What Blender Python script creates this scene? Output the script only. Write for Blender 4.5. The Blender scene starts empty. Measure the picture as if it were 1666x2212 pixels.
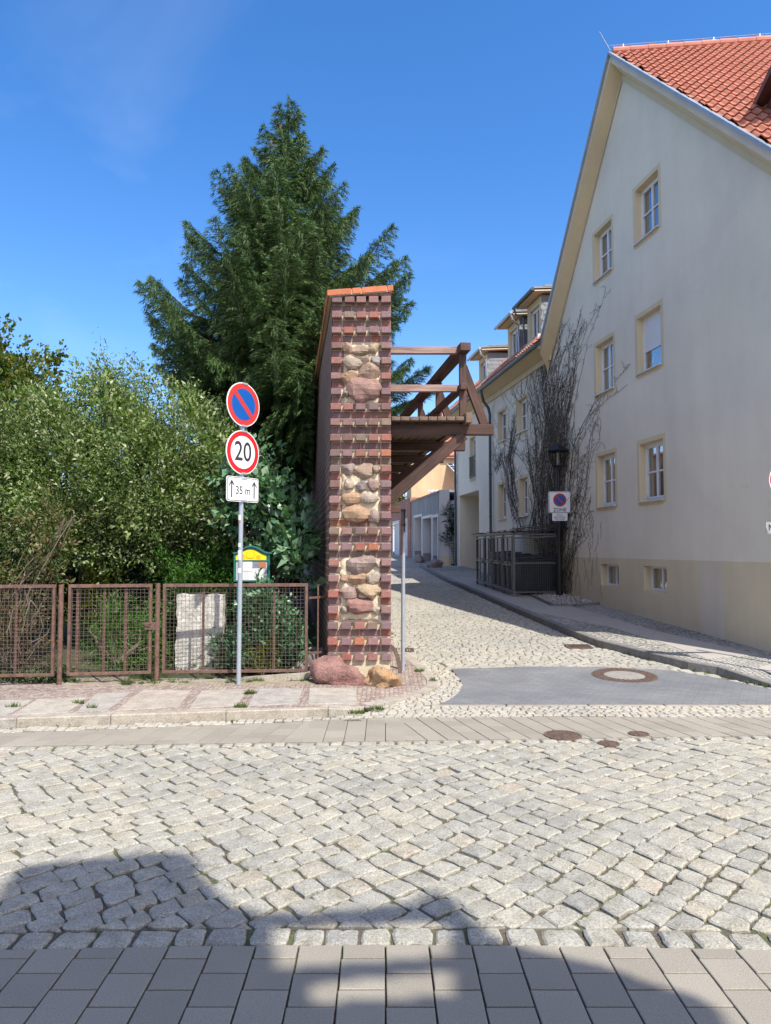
import bpy, math, random
import numpy as np
from mathutils import Vector, Matrix
R = math.radians
random.seed(7); rng = np.random.default_rng(11)
sc = bpy.context.scene
C = sc.collection

# ------------------------------------------------------------------ camera, sky, sun, exposure
EYE = 1.9; PIT = math.atan(80/1598.0)
cam = bpy.data.cameras.new('camera'); co = bpy.data.objects.new('camera', cam); C.objects.link(co)
cam.sensor_fit = 'VERTICAL'; cam.sensor_height = 36.0; cam.lens = 1598/2212*36
cam.clip_start = 0.05; cam.clip_end = 4000
co.location = (0, 0, EYE); co.rotation_euler = (R(90)+PIT, 0, 0)
sc.camera = co
SX, SY, SZ = 0.67, -1.0, 1.55              # direction towards the sun
SUN_EL = math.atan2(SZ, math.hypot(SX, SY)); SUN_AZ = math.atan2(SX, SY)
w = bpy.data.worlds.new('World'); sc.world = w; w.use_nodes = True
nt = w.node_tree; bg = nt.nodes['Background']
sky = nt.nodes.new('ShaderNodeTexSky'); sky.sky_type = 'NISHITA'; sky.sun_disc = False
sky.sun_elevation = SUN_EL; sky.sun_rotation = SUN_AZ
sky.altitude = 0; sky.air_density = 1.0; sky.dust_density = 0.35; sky.ozone_density = 2.5
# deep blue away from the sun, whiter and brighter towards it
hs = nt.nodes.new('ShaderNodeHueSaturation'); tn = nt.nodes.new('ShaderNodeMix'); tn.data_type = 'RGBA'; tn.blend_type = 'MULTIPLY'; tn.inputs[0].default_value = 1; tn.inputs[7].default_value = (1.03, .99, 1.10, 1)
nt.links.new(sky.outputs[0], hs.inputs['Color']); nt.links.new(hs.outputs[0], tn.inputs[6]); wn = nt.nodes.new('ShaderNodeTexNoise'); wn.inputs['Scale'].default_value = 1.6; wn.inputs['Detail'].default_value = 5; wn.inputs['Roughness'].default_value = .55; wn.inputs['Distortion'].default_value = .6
wc = nt.nodes.new('ShaderNodeTexCoord'); wm = nt.nodes.new('ShaderNodeMapping'); wm.inputs['Scale'].default_value = (1.2, .5, 2.2); wm.inputs['Rotation'].default_value = (.3, .5, .2)
nt.links.new(wc.outputs['Generated'], wm.inputs['Vector']); nt.links.new(wm.outputs[0], wn.inputs['Vector'])
wr = nt.nodes.new('ShaderNodeMapRange'); wr.inputs[1].default_value = .50; wr.inputs[2].default_value = .80; wr.inputs[3].default_value = 0; wr.inputs[4].default_value = .16; nt.links.new(wn.outputs['Fac'], wr.inputs[0])
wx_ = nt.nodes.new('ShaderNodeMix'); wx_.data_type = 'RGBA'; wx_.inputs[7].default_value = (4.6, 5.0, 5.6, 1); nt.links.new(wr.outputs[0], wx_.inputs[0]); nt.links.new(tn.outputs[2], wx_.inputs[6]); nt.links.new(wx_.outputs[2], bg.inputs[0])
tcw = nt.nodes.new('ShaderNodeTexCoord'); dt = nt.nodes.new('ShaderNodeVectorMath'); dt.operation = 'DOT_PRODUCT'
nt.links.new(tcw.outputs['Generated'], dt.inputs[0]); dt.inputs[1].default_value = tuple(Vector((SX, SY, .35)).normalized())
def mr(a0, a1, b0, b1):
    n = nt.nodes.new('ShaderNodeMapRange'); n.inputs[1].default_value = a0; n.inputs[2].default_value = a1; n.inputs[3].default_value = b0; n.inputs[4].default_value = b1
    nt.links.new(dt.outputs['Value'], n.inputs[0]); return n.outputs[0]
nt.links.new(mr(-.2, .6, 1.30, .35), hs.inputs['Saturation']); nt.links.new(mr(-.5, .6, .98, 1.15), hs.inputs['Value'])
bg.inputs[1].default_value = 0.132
sl = bpy.data.lights.new('sun', 'SUN'); sl.energy = 3.7; sl.angle = R(0.53); sl.color = (1.0, 0.94, 0.84)
so = bpy.data.objects.new('sun', sl); C.objects.link(so)
so.rotation_euler = Vector((SX, SY, SZ)).to_track_quat('Z', 'Y').to_euler(); so.location = (0, 0, 30)
sc.view_settings.view_transform = 'Standard'; sc.view_settings.look = 'None'
sc.view_settings.exposure = 0.84; sc.view_settings.gamma = 1

# ------------------------------------------------------------------ survey helpers
def ray(px, py):
    u = (px-833)/1598.0; v = (1106-py)/1598.0; c, s = math.cos(PIT), math.sin(PIT)
    dy = c - v*s
    return u/dy, (s + v*c)/dy               # X and Z gained per metre of depth
def g(Y):                                    # height of the street surface
    if Y < 10.2: return 0.0
    if Y < 44: return 0.045*(Y-10.2)*min(1, (Y-10.2)/1.5+0.15)
    return 0.045*33.8 + 0.008*(Y-44)
def G(px, py, lift=0.0):
    a, b = ray(px, py); Y = 8.0
    lo, hi = 1.0, 120.0
    for _ in range(50):
        m = (lo+hi)/2
        if EYE + b*m > g(m)+lift: lo = m
        else: hi = m
    return Vector((a*lo, lo, g(lo)+lift))
def At(px, py, Y):
    a, b = ray(px, py); return Vector((a*Y, Y, EYE+b*Y))
def lerp(a, b, t): return a+(b-a)*t
def interp(x, pts):
    if x <= pts[0][0]: return pts[0][1]
    for (x0, y0), (x1, y1) in zip(pts, pts[1:]):
        if x <= x1: return lerp(y0, y1, (x-x0)/(x1-x0))
    return pts[-1][1]
def clip(poly, a, b, c):                     # keep a*x+b*y<=c
    out = []
    for i in range(len(poly)):
        p, q = poly[i], poly[(i+1) % len(poly)]
        dp, dq = a*p[0]+b*p[1]-c, a*q[0]+b*q[1]-c
        if dp <= 0: out.append(p)
        if (dp < 0 < dq) or (dq < 0 < dp):
            t = dp/(dp-dq); out.append((p[0]+(q[0]-p[0])*t, p[1]+(q[1]-p[1])*t))
    return out
def inside(p, poly):
    x, y = p[0], p[1]; r = False
    for i in range(len(poly)):
        x0, y0 = poly[i][0], poly[i][1]; x1, y1 = poly[i-1][0], poly[i-1][1]
        if (y0 > y) != (y1 > y) and x < (x1-x0)*(y-y0)/(y1-y0)+x0: r = not r
    return r

# ------------------------------------------------------------------ mesh builder
class MB:
    def __init__(s): s.v = []; s.f = []; s.m = []
    def add(s, vs, fs, m=0):
        n = len(s.v); s.v += [tuple(p) for p in vs]
        s.f += [tuple(i+n for i in f) for f in fs]; s.m += [m]*len(fs)
    def quad(s, a, b, c, d, m=0): s.add([a, b, c, d], [(0, 1, 2, 3)], m)
    def box(s, x0, x1, y0, y1, z0, z1, m=0):
        s.add([(x0,y0,z0),(x1,y0,z0),(x1,y1,z0),(x0,y1,z0),(x0,y0,z1),(x1,y0,z1),(x1,y1,z1),(x0,y1,z1)],
              [(0,3,2,1),(4,5,6,7),(0,1,5,4),(1,2,6,5),(2,3,7,6),(3,0,4,7)], m)
    def obox(s, o, ax, ay, az, m=0):         # box from a corner and three edge vectors
        o = Vector(o); ax = Vector(ax); ay = Vector(ay); az = Vector(az)
        P = [o, o+ax, o+ax+ay, o+ay]; P += [p+az for p in P]
        s.add(P, [(0,3,2,1),(4,5,6,7),(0,1,5,4),(1,2,6,5),(2,3,7,6),(3,0,4,7)], m)
    def bar(s, p0, p1, w, h, up=(0,0,1), m=0):
        p0 = Vector(p0); p1 = Vector(p1); d = (p1-p0).normalized(); up = Vector(up)
        if abs(d.dot(up)) > .98: up = Vector((0, 1, 0))
        a = d.cross(up).normalized(); b = a.cross(d).normalized()
        s.obox(p0-a*w/2-b*h/2, p1-p0, a*w, b*h, m)
    def tube(s, pts, rad, n=8, m=0, cap=True):
        pts = [Vector(p) for p in pts]
        if not hasattr(rad, '__len__'): rad = [rad]*len(pts)
        base = len(s.v); ref = Vector((0.31, 0.17, 1)).normalized()
        for i, p in enumerate(pts):
            d = (pts[min(i+1, len(pts)-1)]-pts[max(i-1, 0)])
            if d.length < 1e-9: d = Vector((0, 0, 1))
            d.normalize(); a = d.cross(ref)
            if a.length < .1: a = d.cross(Vector((1, 0, 0)))
            a.normalize(); b = d.cross(a)
            for k in range(n):
                t = 2*math.pi*k/n; s.v.append(tuple(p+(a*math.cos(t)+b*math.sin(t))*rad[i]))
        for i in range(len(pts)-1):
            for k in range(n):
                k2 = (k+1) % n
                s.f.append((base+i*n+k, base+i*n+k2, base+(i+1)*n+k2, base+(i+1)*n+k)); s.m.append(m)
        if cap:
            s.f.append(tuple(base+k for k in range(n))); s.m.append(m)
            s.f.append(tuple(base+(len(pts)-1)*n+k for k in range(n))[::-1]); s.m.append(m)
    def disc(s, c, t, n, r0, r1, seg=40, m=0):   # ring in the plane of t (tangent) and z, n unused when r0=0
        c = Vector(c); t = Vector(t); z = Vector(n)
        if r0 <= 0:
            s.add([c+t*math.cos(2*math.pi*k/seg)*r1+z*math.sin(2*math.pi*k/seg)*r1 for k in range(seg)], [tuple(range(seg))], m)
        else:
            vs = []
            for k in range(seg):
                a = 2*math.pi*k/seg
                vs += [c+t*math.cos(a)*r0+z*math.sin(a)*r0, c+t*math.cos(a)*r1+z*math.sin(a)*r1]
            s.add(vs, [(2*k, 2*k+1, (2*k+3) % (2*seg), (2*k+2) % (2*seg)) for k in range(seg)], m)
    def prism(s, pts, e, m=0):                # polygon extruded by vector e
        e = Vector(e); n = len(pts); P = [Vector(p) for p in pts]; 
        s.add(P+[p+e for p in P], [tuple(range(n))[::-1], tuple(range(n, 2*n))]+[(i, (i+1) % n, (i+1) % n+n, i+n) for i in range(n)], m)
    def build(s, name, mats, parent=None, smooth=False, bevel=0, label=None):
        me = bpy.data.meshes.new(name)
        off = Vector(parent['_o']) if parent is not None else Vector((0, 0, 0))
        V = np.array(s.v, dtype=float).reshape(-1, 3) - np.array(off)
        me.from_pydata(V.tolist(), [], s.f)
        if not isinstance(mats, (list, tuple)): mats = [mats]
        for mt in mats: me.materials.append(mt)
        if len(mats) > 1: me.polygons.foreach_set('material_index', s.m)
        if smooth: me.polygons.foreach_set('use_smooth', [True]*len(me.polygons))
        me.update(); o = bpy.data.objects.new(name, me); C.objects.link(o)
        o['_o'] = tuple(off)
        if parent is not None: o.parent = parent
        if bevel:
            b = o.modifiers.new('bevel', 'BEVEL'); b.width = bevel; b.segments = 2; b.limit_method = 'ANGLE'
        if label: o['label'] = label
        return o
def thing(name, label, cat, loc=(0, 0, 0), group=None):
    o = bpy.data.objects.new(name, None); C.objects.link(o); o.location = loc; o['_o'] = tuple(loc)
    o.empty_display_size = .2
    o['label'] = label; o['category'] = cat
    if group: o['group'] = group
    return o
def tag(o, label, cat, group=None, kind=None):
    o['label'] = label; o['category'] = cat
    if group: o['group'] = group
    if kind: o['kind'] = kind
    return o
def struct(o, label=None, cat=None):
    o['kind'] = 'structure'; o['label'] = label; o['category'] = cat
    return o

# ------------------------------------------------------------------ materials
def ramp(nt, fac, stops):
    n = nt.nodes.new('ShaderNodeValToRGB'); e = n.color_ramp.elements
    while len(e) < len(stops): e.new(.5)
    for i, (p, c) in enumerate(stops): e[i].position = p; e[i].color = (*c, 1) if len(c) == 3 else c
    nt.links.new(fac, n.inputs[0]); return n.outputs[0]
def noise(nt, scale, detail=4, vec=None, rough=.55, dist=0):
    n = nt.nodes.new('ShaderNodeTexNoise'); n.inputs['Scale'].default_value = scale
    n.inputs['Detail'].default_value = detail; n.inputs['Roughness'].default_value = rough
    n.inputs['Distortion'].default_value = dist
    if vec is not None: nt.links.new(vec, n.inputs['Vector'])
    return n.outputs['Fac']
def mixc(nt, fac, a, b, mode='MIX'):
    n = nt.nodes.new('ShaderNodeMix'); n.data_type = 'RGBA'; n.blend_type = mode
    for sock, val in ((n.inputs['Factor'], fac), (n.inputs['A'], a), (n.inputs['B'], b)):
        pass
    ins = {'f': n.inputs[0], 'a': n.inputs[6], 'b': n.inputs[7]}
    for k, val in (('f', fac), ('a', a), ('b', b)):
        if isinstance(val, (int, float)): ins[k].default_value = val
        elif isinstance(val, tuple): ins[k].default_value = (*val, 1)[:4]
        else: nt.links.new(val, ins[k])
    return n.outputs[2]
def math_(nt, op, a, b=0.0, clampv=False):
    n = nt.nodes.new('ShaderNodeMath'); n.operation = op; n.use_clamp = clampv
    for i, val in ((0, a), (1, b)):
        if isinstance(val, (int, float)): n.inputs[i].default_value = val
        else: nt.links.new(val, n.inputs[i])
    return n.outputs[0]
def coords(nt, scale=(1, 1, 1), rot=(0, 0, 0)):
    t = nt.nodes.new('ShaderNodeTexCoord'); m = nt.nodes.new('ShaderNodeMapping')
    m.inputs['Scale'].default_value = scale; m.inputs['Rotation'].default_value = rot
    nt.links.new(t.outputs['Object'], m.inputs['Vector']); return m.outputs[0]
def scale3(c, k): return tuple(min(1, x*k) for x in c)
MATS = {}
def mat(name, base, rough=.8, var=.15, vscale=3, fine=.1, fscale=60, bump=.2, bscale=80, bdist=.004, metal=0,
        island=0, spec=.4, stretch=(1, 1, 1), tint=None, tint_scale=1.0, tint_amt=.5, palette=None):
    m = bpy.data.materials.new(name); m.use_nodes = True; nt = m.node_tree
    b = nt.nodes['Principled BSDF']; vec = coords(nt, stretch)
    col = base
    if palette:
        geo = nt.nodes.new('ShaderNodeNewGeometry'); r = ramp(nt, geo.outputs['Random Per Island'], [(i/len(palette), c) for i, c in enumerate(palette)])
        r.node.color_ramp.interpolation = 'CONSTANT'; col = r
    elif tint:
        f = ramp(nt, noise(nt, tint_scale, 5, vec), [(.5-.25*tint_amt-.05, (0, 0, 0)), (.62, (1, 1, 1))])
        col = mixc(nt, math_(nt, 'MULTIPLY', f, tint_amt), base, tint)
    v = ramp(nt, noise(nt, vscale, 6, vec), [(.25, (1-var,)*3), (.75, (1+var*.6,)*3)])
    col = mixc(nt, 1.0, col, v, 'MULTIPLY')
    if fine:
        v = ramp(nt, noise(nt, fscale, 3, vec), [(.35, (1-fine,)*3), (.65, (1+fine,)*3)])
        col = mixc(nt, 1.0, col, v, 'MULTIPLY')
    if island:
        geo = nt.nodes.new('ShaderNodeNewGeometry')
        v = ramp(nt, geo.outputs['Random Per Island'], [(0, (1-island,)*3), (1, (1+island,)*3)])
        col = mixc(nt, 1.0, col, v, 'MULTIPLY')
    if isinstance(col, tuple): b.inputs['Base Color'].default_value = (*col, 1)
    else: nt.links.new(col, b.inputs['Base Color'])
    b.inputs['Roughness'].default_value = rough; b.inputs['Metallic'].default_value = metal
    b.inputs['Specular IOR Level'].default_value = spec
    if bump:
        bn = nt.nodes.new('ShaderNodeBump'); bn.inputs['Strength'].default_value = bump; bn.inputs['Distance'].default_value = bdist
        nt.links.new(noise(nt, bscale, 5, vec, .65), bn.inputs['Height']); nt.links.new(bn.outputs[0], b.inputs['Normal'])
    MATS[name] = m; return m
def leafmat(name, cols, trans=.35, rough=.5, spec=.35):
    m = bpy.data.materials.new(name); m.use_nodes = True; nt = m.node_tree
    b = nt.nodes['Principled BSDF']; out = nt.nodes['Material Output']
    geo = nt.nodes.new('ShaderNodeNewGeometry')
    r = ramp(nt, geo.outputs['Random Per Island'], [(i/max(1, len(cols)-1), c) for i, c in enumerate(cols)])
    v = ramp(nt, noise(nt, 1.3, 3, coords(nt)), [(.3, (.72,)*3), (.7, (1.25,)*3)])
    r = mixc(nt, 1.0, r, v, 'MULTIPLY')
    nt.links.new(r, b.inputs['Base Color']); b.inputs['Roughness'].default_value = rough; b.inputs['Specular IOR Level'].default_value = spec
    if trans:
        t = nt.nodes.new('ShaderNodeBsdfTranslucent'); mx = nt.nodes.new('ShaderNodeMixShader'); mx.inputs[0].default_value = trans
        c2 = mixc(nt, 1.0, r, (1.1, 1.25, .5), 'MULTIPLY'); nt.links.new(c2, t.inputs[0])
        nt.links.new(b.outputs[0], mx.inputs[1]); nt.links.new(t.outputs[0], mx.inputs[2]); nt.links.new(mx.outputs[0], out.inputs[0])
    return m

def granite(name, c, moss=.0):
    m = bpy.data.materials.new(name); m.use_nodes = True; nt = m.node_tree; b = nt.nodes['Principled BSDF']
    vec = coords(nt)
    sp = ramp(nt, noise(nt, 85, 5, vec, .85), [(.34, scale3(c, .28)), (.44, scale3(c, .82)), (.55, scale3(c, 1.06)), (.68, scale3(c, 1.6))])
    big = ramp(nt, noise(nt, .7, 5, vec, .6), [(.3, (.83, .83, .84)), (.5, (1.0, .99, .97)), (.7, (1.09, 1.06, 1.0))])
    col = mixc(nt, 1.0, sp, big, 'MULTIPLY')
    geo = nt.nodes.new('ShaderNodeNewGeometry')
    pr = ramp(nt, geo.outputs['Random Per Island'], [(0, (.86, .87, .90)), (.12, (.96, .96, .97)), (.5, (1, 1, 1)), (.93, (1.07, 1.05, 1.0)), (1, (1.08, 1.0, .93))])
    col = mixc(nt, 1.0, col, pr, 'MULTIPLY')
    st = ramp(nt, noise(nt, 7, 6, vec, .65), [(.32, (.76, .74, .70)), (.6, (1.05, 1.05, 1.05))])
    col = mixc(nt, 1.0, col, st, 'MULTIPLY')
    nt.links.new(col, b.inputs['Base Color']); b.inputs['Roughness'].default_value = .82; b.inputs['Specular IOR Level'].default_value = .3
    bn = nt.nodes.new('ShaderNodeBump'); bn.inputs['Strength'].default_value = .8; bn.inputs['Distance'].default_value = .006
    nt.links.new(noise(nt, 45, 6, vec, .7), bn.inputs['Height']); nt.links.new(bn.outputs[0], b.inputs['Normal'])
    return m
def joint_mat(name, c, mossamt=.5):
    m = bpy.data.materials.new(name); m.use_nodes = True; nt = m.node_tree; b = nt.nodes['Principled BSDF']; vec = coords(nt)
    f = ramp(nt, noise(nt, 2.6, 5, vec, .6), [(.46, (0, 0, 0)), (.60, (1, 1, 1))])
    f2 = math_(nt, 'MULTIPLY', f, mossamt)
    soil = ramp(nt, noise(nt, 60, 4, vec), [(.3, scale3(c, .5)), (.7, scale3(c, 1.4))])
    ms = ramp(nt, noise(nt, 90, 3, vec), [(.3, (.03, .05, .012)), (.7, (.14, .19, .05))])
    nt.links.new(mixc(nt, f2, soil, ms), b.inputs['Base Color']); b.inputs['Roughness'].default_value = .95
    bn = nt.nodes.new('ShaderNodeBump'); bn.inputs['Strength'].default_value = 1; bn.inputs['Distance'].default_value = .01
    nt.links.new(noise(nt, 50, 5, vec, .7), bn.inputs['Height']); nt.links.new(bn.outputs[0], b.inputs['Normal'])
    return m
def mosaic(name, cols, joint, scale=16, green=.25):
    m = bpy.data.materials.new(name); m.use_nodes = True; nt = m.node_tree; b = nt.nodes['Principled BSDF']; vec = coords(nt, (1, 1, .2))
    vo = nt.nodes.new('ShaderNodeTexVoronoi'); vo.feature = 'F1'; vo.inputs['Scale'].default_value = scale; vo.inputs['Randomness'].default_value = .55
    ve = nt.nodes.new('ShaderNodeTexVoronoi'); ve.feature = 'DISTANCE_TO_EDGE'; ve.inputs['Scale'].default_value = scale; ve.inputs['Randomness'].default_value = .55
    nt.links.new(vec, vo.inputs['Vector']); nt.links.new(vec, ve.inputs['Vector'])
    sep = nt.nodes.new('ShaderNodeSeparateColor'); nt.links.new(vo.outputs['Color'], sep.inputs[0])
    cr = ramp(nt, sep.outputs[0], [(i/max(1, len(cols)-1), c) for i, c in enumerate(cols)])
    e = ramp(nt, ve.outputs['Distance'], [(.03, (0, 0, 0)), (.10, (1, 1, 1))])
    mo = ramp(nt, noise(nt, 3.0, 4, vec), [(.5, joint), (.62, tuple(lerp(joint[i], (.10, .14, .04)[i], green) for i in range(3)))])
    col = mixc(nt, e, mo, cr)
    col = mixc(nt, 1.0, col, ramp(nt, noise(nt, 70, 4, vec), [(.3, (.8,)*3), (.7, (1.15,)*3)]), 'MULTIPLY')
    col = mixc(nt, 1.0, col, ramp(nt, noise(nt, .8, 4, vec), [(.3, (.85,)*3), (.7, (1.1,)*3)]), 'MULTIPLY')
    nt.links.new(col, b.inputs['Base Color']); b.inputs['Roughness'].default_value = .85
    bn = nt.nodes.new('ShaderNodeBump'); bn.inputs['Strength'].default_value = .9; bn.inputs['Distance'].default_value = .012
    nt.links.new(ramp(nt, ve.outputs['Distance'], [(0, (0, 0, 0)), (.2, (1, 1, 1))]), bn.inputs['Height']); nt.links.new(bn.outputs[0], b.inputs['Normal'])
    return m
def plaster(name, c, streak=.12, stain=.10):
    m = bpy.data.materials.new(name); m.use_nodes = True; nt = m.node_tree; b = nt.nodes['Principled BSDF']
    vec = coords(nt); vs = coords(nt, (1.6, 1.6, .25))
    v = ramp(nt, noise(nt, .45, 5, vec, .6), [(.35, (1-stain,)*3), (.65, (1.03,)*3)])
    s = ramp(nt, noise(nt, 1.6, 6, vs, .6), [(.35, (1-streak, 1-streak, 1-streak*.9)), (.6, (1.02,)*3)])
    f = ramp(nt, noise(nt, 240, 2, vec), [(.3, (.93,)*3), (.7, (1.06,)*3)])
    patch_ = ramp(nt, noise(nt, .22, 3, vec, .5, 1.5), [(.44, (.965, .965, .975)), (.50, (1.0, 1.0, 1.0)), (.60, (1.02, 1.015, 1.0))])
    c = mixc(nt, 1.0, c, patch_, 'MULTIPLY')
    spots = ramp(nt, noise(nt, 5.5, 6, vec, .75), [(.26, (.80, .79, .77)), (.36, (1.0, 1.0, 1.0))])
    c = mixc(nt, 1.0, c, spots, 'MULTIPLY')
    col = mixc(nt, 1.0, mixc(nt, 1.0, mixc(nt, 1.0, c, v, 'MULTIPLY'), s, 'MULTIPLY'), f, 'MULTIPLY')
    nt.links.new(col, b.inputs['Base Color']); b.inputs['Roughness'].default_value = .9; b.inputs['Specular IOR Level'].default_value = .2
    bn = nt.nodes.new('ShaderNodeBump'); bn.inputs['Strength'].default_value = .35; bn.inputs['Distance'].default_value = .003
    nt.links.new(noise(nt, 260, 3, vec), bn.inputs['Height']); nt.links.new(bn.outputs[0], b.inputs['Normal'])
    return m
def wood(name, c, c2):
    m = bpy.data.materials.new(name); m.use_nodes = True; nt = m.node_tree; b = nt.nodes['Principled BSDF']
    vg = coords(nt, (1.2, 26, 26)); vl = coords(nt, (.9, 3, 3))
    n1 = noise(nt, 1.6, 6, vg, .6, .6); n2 = noise(nt, 1.5, 4, vl)
    col = mixc(nt, ramp(nt, n2, [(.38, (0, 0, 0)), (.66, (1, 1, 1))]), c, c2)
    col = mixc(nt, 1.0, col, ramp(nt, n1, [(.3, (.55,)*3), (.5, (1.0,)*3), (.72, (1.35,)*3)]), 'MULTIPLY')
    vk = nt.nodes.new('ShaderNodeTexVoronoi'); vk.inputs['Scale'].default_value = 2.2; nt.links.new(coords(nt, (.8, 3, 3)), vk.inputs['Vector'])
    col = mixc(nt, ramp(nt, vk.outputs['Distance'], [(.03, (.75,)*3), (.07, (0, 0, 0))]), col, scale3(c, .25))
    nt.links.new(col, b.inputs['Base Color']); b.inputs['Roughness'].default_value = .62; b.inputs['Specular IOR Level'].default_value = .35
    bn = nt.nodes.new('ShaderNodeBump'); bn.inputs['Strength'].default_value = .6; bn.inputs['Distance'].default_value = .004
    nt.links.new(n1, bn.inputs['Height']); nt.links.new(bn.outputs[0], b.inputs['Normal'])
    return m
def brickwall(name, c1, c2, mort, sx=4.0, flip=False):
    m = bpy.data.materials.new(name); m.use_nodes = True; nt = m.node_tree; b = nt.nodes['Principled BSDF']
    t = nt.nodes.new('ShaderNodeTexCoord'); sp = nt.nodes.new('ShaderNodeSeparateXYZ'); cb = nt.nodes.new('ShaderNodeCombineXYZ')
    nt.links.new(t.outputs['Object'], sp.inputs[0]); nt.links.new(sp.outputs[1], cb.inputs[0]); nt.links.new(sp.outputs[2], cb.inputs[1])
    br = nt.nodes.new('ShaderNodeTexBrick'); nt.links.new(cb.outputs[0], br.inputs['Vector'])
    br.inputs['Scale'].default_value = 1; br.inputs['Brick Width'].default_value = .29; br.inputs['Row Height'].default_value = .1085
    br.inputs['Mortar Size'].default_value = .009; br.inputs['Color1'].default_value = (*c1, 1); br.inputs['Color2'].default_value = (*c2, 1); br.inputs['Mortar'].default_value = (*mort, 1)
    col = mixc(nt, 1.0, br.outputs['Color'], ramp(nt, noise(nt, 2.5, 5), [(.3, (.7,)*3), (.7, (1.25,)*3)]), 'MULTIPLY')
    nt.links.new(col, b.inputs['Base Color']); b.inputs['Roughness'].default_value = .85
    bn = nt.nodes.new('ShaderNodeBump'); bn.inputs['Strength'].default_value = .8; bn.inputs['Distance'].default_value = .01; bn.invert = True
    nt.links.new(br.outputs['Fac'], bn.inputs['Height']); nt.links.new(bn.outputs[0], b.inputs['Normal'])
    return m
M_granite = granite('granite_setts', (.365, .358, .318))
M_lane = granite('lane_setts', (.385, .378, .343))
M_small = granite('small_setts', (.41, .395, .35))
M_kerb = granite('kerb_granite', (.37, .345, .31))
M_kerb2 = granite('kerb_dark_granite', (.22, .22, .22))
M_walk = granite('walk_slabs', (.38, .36, .335))
M_joint = joint_mat('joint_soil', (.12, .10, .075), .7)
M_jointlane = joint_mat('lane_joint_sand', (.16, .13, .09), .35)
M_slab = mat('concrete_slabs', (.285, .26, .215), .85, .10, 1.2, .22, 190, .4, 200, .002, island=.09)
M_apron = None
M_red = mosaic('red_mosaic', [(.24, .16, .14), (.36, .27, .24), (.42, .36, .30), (.28, .20, .19)], (.25, .22, .18), 17, .3)
M_grey = mosaic('grey_mosaic', [(.30, .30, .29), (.40, .39, .36), (.48, .46, .41), (.33, .33, .32)], (.15, .13, .10), 13, .6)
M_path = mat('smooth_slabs', (.40, .37, .33), .85, .1, .7, .08, 150, .15, 150)
M_soil = mat('garden_soil', (.075, .06, .042), .95, .3, 2, .3, 40, .8, 30, .02, tint=(.05, .08, .025), tint_scale=.8, tint_amt=.7)
M_sand = mat('sandy_earth', (.34, .28, .21), .95, .2, 2, .25, 50, .8, 40, .01, tint=(.12, .13, .06), tint_scale=2.2, tint_amt=.5)
M_plast = plaster('pale_plaster', (.78, .72, .59), .02, .08)
M_plinth = plaster('ochre_plaster', (.68, .585, .41), .05, .08)
M_patch = plaster('patched_plaster', (.66, .59, .48), .05, .05)
M_trim = plaster('yellow_trim', (.68, .57, .38), .03, .04)
M_white = mat('white_paint', (.78, .79, .80), .4, .05, 3, .03, 30, 0)
M_sill = mat('metal_sill', (.62, .64, .67), .45, .08, 3, .03, 30, 0)
M_zinc = mat('zinc', (.42, .45, .48), .4, .15, 4, .05, 30, .05, 20, metal=.6)
M_zincd = mat('dark_zinc', (.09, .105, .12), .4, .2, 3, .05, 30, .05, 20, metal=.4)
M_galv = mat('galvanised_steel', (.42, .47, .53), .38, .10, 9, .05, 60, .05, 30, metal=.45)
M_galvd = mat('dull_galvanised', (.24, .26, .27), .5, .15, 9, .08, 60, .05, 30, metal=.4)
M_black = mat('black_paint', (.018, .02, .024), .4, .2, 5, 0, 10, 0)
M_bin = mat('bin_plastic', (.03, .032, .038), .45, .15, 4, 0, 10, 0)
M_iron = mat('cast_iron', (.135, .095, .075), .65, .3, 12, .3, 60, .7, 60, .006)
M_rust = mat('rusty_brown_paint', (.115, .062, .05), .65, .25, 9, .25, 50, .4, 60, .003, tint=(.23, .14, .10), tint_scale=14, tint_amt=.45)
M_wire = mat('rusty_wire', (.13, .10, .085), .6, .3, 8, 0, 10, 0)
M_tile = mat('clay_tile', (.50, .20, .125), .8, .12, 1.5, .12, 50, .3, 60, .003, tint=(.40, .15, .10), tint_scale=7, tint_amt=.8)
M_ridge = mat('ridge_tile', (.50, .20, .14), .75, .2, 2, .1, 50, .2, 60)
M_tiledk = mat('brown_sheet', (.10, .05, .045), .6, .15, 3, .05, 40, 0)
M_slate = mat('slate', (.23, .25, .27), .55, .15, 5, .1, 60, .1, 40)
M_bark = mat('bark', (.14, .11, .085), .95, .3, 6, .3, 40, 1, 30, .015, stretch=(1, 1, .35))
M_barkpale = mat('pale_bark', (.15, .125, .095), .95, .3, 9, .2, 40, .8, 30, .01)
M_vine = mat('dry_vine', (.095, .083, .072), .95, .35, 5, 0, 10, 0)
M_mort = mat('lime_mortar', (.62, .53, .38), .95, .12, 3, .18, 90, .8, 70, .01)
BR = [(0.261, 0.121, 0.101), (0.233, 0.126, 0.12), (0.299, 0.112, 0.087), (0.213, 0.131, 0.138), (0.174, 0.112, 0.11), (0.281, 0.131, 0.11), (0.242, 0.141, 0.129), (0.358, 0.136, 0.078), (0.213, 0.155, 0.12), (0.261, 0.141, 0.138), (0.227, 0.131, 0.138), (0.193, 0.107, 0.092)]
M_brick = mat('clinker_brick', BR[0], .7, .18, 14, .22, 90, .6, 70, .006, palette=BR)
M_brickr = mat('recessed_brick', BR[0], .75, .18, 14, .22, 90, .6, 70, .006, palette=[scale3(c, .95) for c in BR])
M_coping = mat('coping_brick', (.50, .16, .075), .75, .18, 12, .15, 80, .5, 70, .005, island=.15)
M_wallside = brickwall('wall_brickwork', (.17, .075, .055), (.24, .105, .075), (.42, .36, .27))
M_redbrick = brickwall('red_brickwork', (.27, .10, .075), (.33, .12, .085), (.34, .30, .25))
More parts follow.
